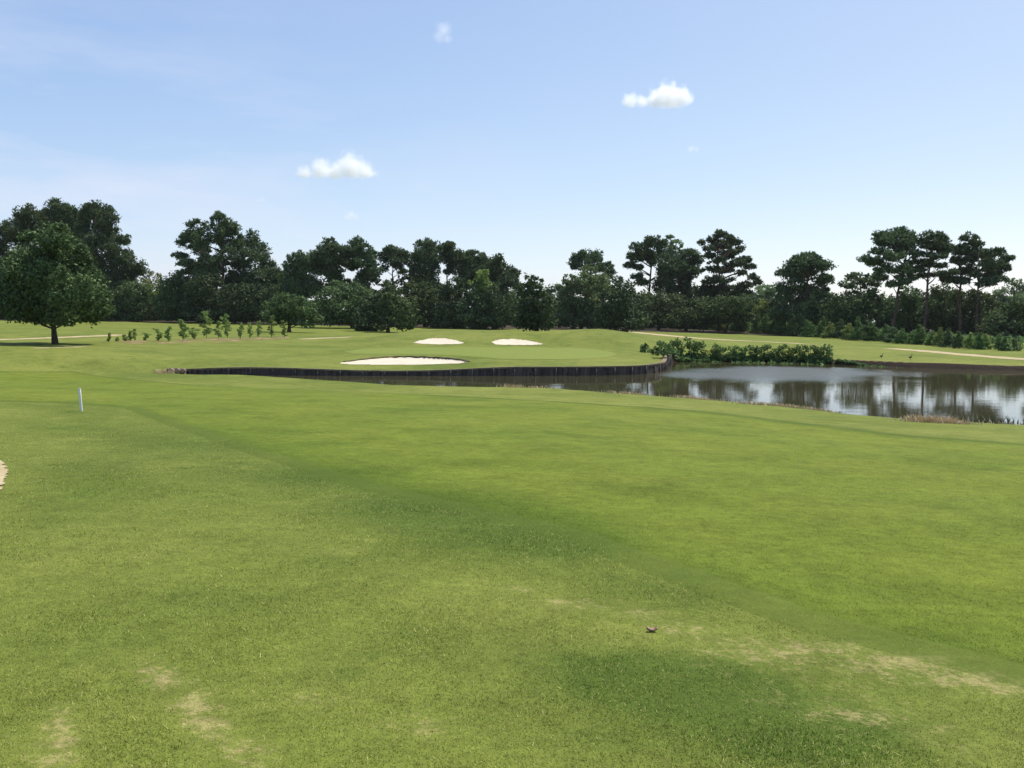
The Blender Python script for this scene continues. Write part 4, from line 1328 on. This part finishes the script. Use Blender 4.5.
def tuft(name, label, cat, px, py, n, h, sp, mat, seed, group=None, water=False, shore=0):
    r = np.random.default_rng(seed)
    g = at_h(px, py, HW) if (water or shore) else hit(px, py)
    if shore:
        g = np.array([g[0] * (1 - shore / g[1]), g[1] - shore, 0])
        g[2] = gz(g[0], g[1])
    V, Fc = [], []
    for i in range(n):
        x, y = r.normal(scale=sp), r.normal(scale=min(sp, .25) * .7)
        a = r.uniform(0, 6.28)
        hh = h * r.uniform(.45, 1.1)
        l = r.normal(scale=.35, size=2) * hh
        w = .012 + .01 * r.random()
        z0 = (ZW - .1 if water else gz(g[0] + x, g[1] + y) - .02) - g[2]
        dx, dy = math.cos(a) * w, math.sin(a) * w
        b = len(V)
        V += [(x - dx, y - dy, z0), (x + dx, y + dy, z0), (x + l[0] * .4 + dx * .7, y + l[1] * .4 + dy * .7, z0 + hh * .6), (x + l[0] * .4 - dx * .7, y + l[1] * .4 - dy * .7, z0 + hh * .6), (x + l[0], y + l[1], z0 + hh)]
        Fc += [(b, b + 1, b + 2, b + 3), (b + 3, b + 2, b + 4)]
    o = mesh_obj(name, V, Fc, mat)
    o.location = g
    tag(o, label, cat, group)
    return o


tuft('dead_reeds', 'flattened clump of tan dead reeds at the near water edge on the right', 'reeds', 930, 422.2, 420, .26, .42, M_STRAW, 1)
tuft('dead_reeds', 'smaller tan dead reeds just right of the larger flattened clump', 'reeds', 952, 423.4, 260, .16, .32, M_STRAW, 2)
tuft('reeds', 'thin grey-green reeds standing in the shallows at the right edge', 'reeds', 992, 423.0, 150, .40, .42, M_REED, 3, water=True)
tuft('dead_reeds', 'small tan tuft on the near bank below the middle of the pond', 'reeds', 691, 397.9, 240, .16, .3, M_STRAW, 4, shore=1.15)
tuft('dead_reeds', 'pale dead grass tuft at the left tip of the pond', 'reeds', 163, 373.4, 160, .3, .28, M_STRAW, 5)
tuft('dead_reeds', 'tiny pale tuft on the near bank in front of the wide bunker', 'reeds', 512, 387.2, 140, .2, .3, M_STRAW, 6, shore=1.15)
for k_, (px_, py_, n_, h_, s_, lb) in enumerate([(628, 393.4, 120, .16, .5, 'straw-coloured dead grass fringe on the near bank opposite the seawall end'), (705, 398.9, 110, .16, .5, 'straw fringe on the near bank just right of the small tan tuft'),
                                  (772, 405.2, 150, .17, .55, 'tan dead grass fringe on the near bank below the bright sky reflection'), (797, 406.6, 130, .17, .45, 'tan dead grass fringe at the bend of the near bank'), (822, 409.8, 100, .14, .4, 'thin straw fringe on the near bank right of the bend'),
                                  (540, 387.8, 70, .15, .4, 'sparse straw fringe on the near bank below the putting green'), (1006, 425, 30, .16, .5, 'dry straw fringe on the near bank at the right picture edge')]):
    tuft('dead_grass', lb, 'dead grass', px_, py_, n_ * 2, h_ * 1.0, s_ * 1.3, M_STRAW, 60 + k_, 'dead grass fringes on the near bank', shore=1.15)
r = np.random.default_rng(41)


def rock(px, py, sx, sz, label):
    g = hit(px, py)
    bm = bmesh.new()
    bmesh.ops.create_icosphere(bm, subdivisions=3, radius=1)
    for v in bm.verts:
        n = v.co.normalized()
        q = 1 + .25 * math.sin(3 * n.x + px) * math.cos(4 * n.y + py) + .12 * math.sin(9 * n.z + 7 * n.x)
        v.co = Vector((n.x * sx * q, n.y * sx * .7 * q, n.z * sz * q))
    me = bpy.data.meshes.new('rock')
    bm.to_mesh(me)
    bm.free()
    for p in me.polygons:
        p.use_smooth = True
    me.materials.append(M_ROCK)
    o = bpy.data.objects.new('rock', me)
    COL.objects.link(o)
    o.location = (g[0], g[1], g[2] + sz * .3)
    tag(o, label, 'rock', 'brown rocks at the pond tip')


rock(171, 373.2, .26, .2, 'rounded brown rock at the pond tip, beside the dead grass tuft')
rock(177, 373, .24, .18, 'brown rock in the middle at the pond tip')
rock(182.5, 372.8, .22, .15, 'low brown rock touching the seawall start')

# one curled dead leaf on the near rough
g = hit(652, 632)
V, Fc = [], []
nu, nv = 9, 5
for i in range(nu):
    for j in range(nv):
        u_, v_ = i / (nu - 1) * 2 - 1, j / (nv - 1) * 2 - 1
        w_ = .022 * math.sqrt(max(0, 1 - u_ * u_)) * (1 + .15 * math.sin(7 * u_))
        V.append((u_ * .032, v_ * w_ * .75, .002 + .016 * v_ * v_ + .014 * u_ * u_))
for i in range(nu - 1):
    for j in range(nv - 1):
        a = i * nv + j
        Fc.append((a, a + nv, a + nv + 1, a + 1))
o = mesh_obj('fallen_leaf', V, Fc, M_DEADLEAF, smooth=True)
md = o.modifiers.new('thick', 'SOLIDIFY')
md.thickness = .0015
o.location = g
tag(o, 'curled brown dead leaf lying on the near rough grass', 'leaf')

# ------------------------------------------------------------------ grass blades of the near rough
r = np.random.default_rng(51)
NB = 480000
dmin, dmax = 2.2, 22.0
y = dmin * (dmax / dmin) ** (r.random(NB) ** 0.9)
x = y * r.uniform(-0.68, 0.68, NB)
fdist = mowing(x, y)
keep = (fdist < -0.02) & ~in_poly(x, y, left_sand)
dryv = patches(x, y, DRY)
keep &= r.random(NB) > np.clip(dryv * .55, 0, .7)
keep &= r.random(NB) < sstep(dmax, 11, y) * .9 + .1
x, y, dryv = x[keep], y[keep], dryv[keep]
z = ground(x, y)
n = len(x)
hgt = r.uniform(.008, .020, n) * (1 + .7 * (vnoise(x, y, .5) - .5)) * (1 - .4 * np.clip(dryv, 0, 1))
a = r.uniform(0, 6.283, n)
la = r.uniform(0, 6.283, n)
ln = np.abs(r.normal(scale=.8, size=n)) * hgt
wv = r.uniform(.0013, .0026, n) * (1 + y * .09)
base = np.stack([x, y, z - .003], 1)
dx = np.stack([np.cos(a) * wv, np.sin(a) * wv, np.zeros(n)], 1)
tip = base + np.stack([np.cos(la) * ln, np.sin(la) * ln, hgt], 1)
V = np.stack([base - dx, base + dx, tip], 1).reshape(-1, 3)
sh = np.repeat(r.random(n), 3)
o = mesh_obj('grass', V, np.arange(3 * n).reshape(-1, 3), M_BLADE,
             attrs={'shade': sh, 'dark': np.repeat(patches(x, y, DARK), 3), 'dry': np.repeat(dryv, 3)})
tag(o, 'short mown grass blades of the near rough with dry straw patches', 'grass', kind='stuff')

# closely cut blades of the near fairway
NB = 330000
dmin, dmax = 4.5, 26.0
y = dmin * (dmax / dmin) ** (r.random(NB) ** 0.9)
x = y * r.uniform(-0.5, 0.68, NB)
fdist = mowing(x, y)
keep = (fdist > 0.03) & (r.random(NB) < sstep(dmax, 10, y) * .95 + .05)
x, y = x[keep], y[keep]
z = ground(x, y) + .006
n = len(x)
hgt = r.uniform(.005, .012, n)
a = r.uniform(0, 6.283, n)
la = r.uniform(0, 6.283, n)
ln = np.abs(r.normal(scale=1.1, size=n)) * hgt
wv = r.uniform(.0014, .0026, n) * (1 + y * .09)
base = np.stack([x, y, z - .002], 1)
dx = np.stack([np.cos(a) * wv, np.sin(a) * wv, np.zeros(n)], 1)
tip = base + np.stack([np.cos(la) * ln, np.sin(la) * ln, hgt], 1)
V = np.stack([base - dx, base + dx, tip], 1).reshape(-1, 3)
o = mesh_obj('fairway_grass', V, np.arange(3 * n).reshape(-1, 3), M_BLADE_FAIR,
             attrs={'shade': np.repeat(r.random(n) * .62, 3), 'dark': np.repeat(patches(x, y, DARK), 3), 'dry': np.repeat(patches(x, y, DRY), 3)})
tag(o, 'closely cut grass blades of the smooth fairway', 'grass', kind='stuff')

# ------------------------------------------------------------------ sky, sun, clouds
SUN_EL, SUN_AZ = R(61), R(48)          # azimuth from straight ahead towards the right
sd = bpy.data.lights.new('sun', 'SUN')
sd.energy = 4.0
sd.angle = R(0.53)
sd.color = (1.0, 0.95, 0.87)
so = bpy.data.objects.new('sun', sd)
COL.objects.link(so)
sv = Vector((math.sin(SUN_AZ) * math.cos(SUN_EL), math.cos(SUN_AZ) * math.cos(SUN_EL), math.sin(SUN_EL)))
so.rotation_euler = sv.to_track_quat('Z', 'Y').to_euler()
so.location = sv * 60

wd = bpy.data.worlds.new('World')
scene.world = wd
wd.use_nodes = True
nt = wd.node_tree
bg = nt.nodes['Background']
sky = nt.nodes.new('ShaderNodeTexSky')
sky.sky_type = 'NISHITA'
sky.sun_disc = False
sky.sun_elevation = SUN_EL
sky.sun_rotation = SUN_AZ
sky.air_density = 0.7
sky.dust_density = 1.0
sky.ozone_density = 2.0
bg.inputs['Strength'].default_value = 0.1
sp = nt.nodes.new('ShaderNodeSeparateColor')
nt.links.new(sky.outputs[0], sp.inputs[0])
cb = nt.nodes.new('ShaderNodeCombineColor')
for i_, (k_, g_) in enumerate(((1.64, 0.84), (1.87, 0.72), (2.98, 0.45))):   # thin summer humidity: paler, flatter sky
    a_ = nt.nodes.new('ShaderNodeMath')
    a_.operation = 'POWER'
    nt.links.new(sp.outputs[i_], a_.inputs[0])
    a_.inputs[1].default_value = g_
    b_ = nt.nodes.new('ShaderNodeMath')
    b_.operation = 'MULTIPLY'
    nt.links.new(a_.outputs[0], b_.inputs[0])
    b_.inputs[1].default_value = k_
    nt.links.new(b_.outputs[0], cb.inputs[i_])
# thin high veil of cirrus, streaked along the sky
tc = nt.nodes.new('ShaderNodeTexCoord')
mpn = nt.nodes.new('ShaderNodeMapping')
mpn.inputs['Scale'].default_value = (1.4, 1.4, 7.0)
mpn.inputs['Rotation'].default_value = (0.1, 0.18, 0.3)
nt.links.new(tc.outputs['Generated'], mpn.inputs['Vector'])
nz = nt.nodes.new('ShaderNodeTexNoise')
nz.inputs['Scale'].default_value = 2.2
nz.inputs['Detail'].default_value = 6
nz.inputs['Roughness'].default_value = 0.6
nt.links.new(mpn.outputs[0], nz.inputs['Vector'])
mr = nt.nodes.new('ShaderNodeMapRange')
mr.inputs['From Min'].default_value = 0.42
mr.inputs['From Max'].default_value = 0.8
mr.inputs['To Max'].default_value = 0.85
nt.links.new(nz.outputs['Fac'], mr.inputs['Value'])
sx = nt.nodes.new('ShaderNodeSeparateXYZ')
nt.links.new(tc.outputs['Generated'], sx.inputs[0])
ml = nt.nodes.new('ShaderNodeMapRange')        # the veil hangs in the west (left)
ml.inputs['From Min'].default_value = 0.1
ml.inputs['From Max'].default_value = -0.45
nt.links.new(sx.outputs[0], ml.inputs['Value'])
mm_ = nt.nodes.new('ShaderNodeMath')
mm_.operation = 'MULTIPLY'
nt.links.new(mr.outputs[0], mm_.inputs[0])
nt.links.new(ml.outputs[0], mm_.inputs[1])
me_ = nt.nodes.new('ShaderNodeMapRange')       # and low
me_.inputs['From Min'].default_value = 0.36
me_.inputs['From Max'].default_value = 0.17
nt.links.new(sx.outputs[2], me_.inputs['Value'])
m2_ = nt.nodes.new('ShaderNodeMath')
m2_.operation = 'MULTIPLY'
nt.links.new(mm_.outputs[0], m2_.inputs[0])
nt.links.new(me_.outputs[0], m2_.inputs[1])
mm_ = m2_
mxc = nt.nodes.new('ShaderNodeMix')
mxc.data_type = 'RGBA'
nt.links.new(mm_.outputs[0], mxc.inputs[0])
nt.links.new(cb.outputs[0], mxc.inputs[6])
mxc.inputs[7].default_value = (5.6, 5.7, 6.6, 1)
nt.links.new(mxc.outputs[2], bg.inputs['Color'])


def cloud(px, py, wpx, hpx, puffs, dens, label, seed, D=4500):
    c = at_d(px, py, D)
    s = D / F_PX
    w_, h_ = wpx / 2 * s * 1.02, hpx / 2 * s * 1.02
    dim = np.array([w_ * 1.5, w_ * 1.0, h_ * 1.6])
    t = NT('cloud_vapour')
    p = t.n('ShaderNodeTexCoord').outputs['Object']
    wn = t.n('ShaderNodeTexNoise', {'Vector': p, 'Scale': 1.7 / h_, 'Detail': 6.0, 'Roughness': 0.65})
    n2 = wn.outputs['Fac']
    fld = None
    for (ux, uz, ur) in puffs:
        vm = t.n('ShaderNodeVectorMath', operation='SUBTRACT')
        t.set(vm.inputs[0], p)
        vm.inputs[1].default_value = (ux * w_, 0, uz * h_)
        ln_ = t.n('ShaderNodeVectorMath', operation='LENGTH')
        t.t.links.new(vm.outputs[0], ln_.inputs[0])
        q = t.math('SUBTRACT', 1.0, t.math('DIVIDE', ln_.outputs['Value'], ur * h_))
        fld = q if fld is None else t.math('MAXIMUM', fld, q)
    v = t.math('ADD', fld, t.math('MULTIPLY', t.math('SUBTRACT', n2, 0.46), 2.0))
    sepz = t.n('ShaderNodeSeparateXYZ', {'Vector': p}).outputs[2]
    v = t.math('SUBTRACT', v, t.math('MULTIPLY', t.ramp(sepz, -0.35 * h_, -0.95 * h_), 0.8))
    d = t.math('MULTIPLY', t.ramp(v, -0.05, 1.0), dens)
    pv = t.n('ShaderNodeVolumePrincipled', {'Color': (0.965, 0.972, 1.0), 'Anisotropy': 0.35})
    t.t.links.new(d, pv.inputs['Density'])
    t.t.links.new(pv.outputs[0], t.out.inputs['Volume'])
    bm = bmesh.new()
    bmesh.ops.create_icosphere(bm, subdivisions=3, radius=1.0)
    for vv in bm.verts:
        vv.co = Vector((vv.co.x * dim[0], vv.co.y * dim[1], vv.co.z * dim[2]))
    me = bpy.data.meshes.new('cloud')
    bm.to_mesh(me)
    bm.free()
    me.materials.append(t.m)
    o = bpy.data.objects.new('cloud', me)
    COL.objects.link(o)
    o.location = c
    tag(o, label, 'cloud', 'small clouds in the sky')
    return o


K = 4500 / F_PX
cloud(336, 170, 80, 26, [(-.75, -.35, .7), (-.35, -.05, .95), (.0, -.2, .9), (.35, .2, 1.15), (.7, -.15, .85)], 0.03, 'larger white flat-bottomed cloud left of centre above the trees', 1)
cloud(657, 99, 74, 28, [(.25, .1, 1.1), (.55, .1, .9), (0.0, 0.0, .8), (-.7, -.2, .6), (-.38, -.25, .55), (.75, .05, .6)], 0.034, 'bright white puffy cloud high right of centre', 2)
cloud(443, 34, 26, 30, [(0, .3, .6), (-.2, -.1, .5), (.3, -.3, .4)], 0.007, 'faint torn wisp of cloud near the top of the sky', 3)
cloud(350, 216.5, 24, 16, [(0, 0, .9), (.4, -.1, .6)], 0.010, 'small faint cloud low over the centre-left trees', 4)
cloud(262, 200, 20, 9, [(0, 0, .9), (-.5, -.1, .6)], 0.010, 'tiny faint smudge of cloud left of the larger cloud', 5)
cloud(691, 149, 22, 10, [(0, 0, .9), (.5, -.1, .6)], 0.010, 'tiny faint smudge of cloud below the bright puffy cloud', 6)

HAZE = 0.00006
t = NT('humid_air')
pv = t.n('ShaderNodeVolumePrincipled', {'Color': (0.82, 0.9, 1.0), 'Density': HAZE, 'Anisotropy': 0.3})
t.t.links.new(pv.outputs[0], t.out.inputs['Volume'])
zlo, zhi = float(GV[:, 2].min()) - 1.0, 34.0
q = 9200.0
hv = [(-q, -q, zlo), (q, -q, zlo), (q, q, zlo), (-q, q, zlo), (-q, -q, zhi), (q, -q, zhi), (q, q, zhi), (-q, q, zhi)]
o = mesh_obj('haze', hv, [(0, 3, 2, 1), (4, 5, 6, 7), (0, 1, 5, 4), (1, 2, 6, 5), (2, 3, 7, 6), (3, 0, 4, 7)], t.m)
tag(o, 'thin summer haze in the air over the golf course', 'haze', kind='stuff')

# ------------------------------------------------------------------ render settings
scene.render.engine = 'CYCLES'
scene.cycles.volume_bounces = 12
scene.cycles.transparent_max_bounces = 8
scene.cycles.max_bounces = 12
scene.cycles.use_denoising = True
scene.view_settings.view_transform = 'Standard'
scene.view_settings.look = 'None'
scene.view_settings.exposure = 0.58
scene.view_settings.gamma = 1.0
scene.view_settings.use_curve_mapping = False
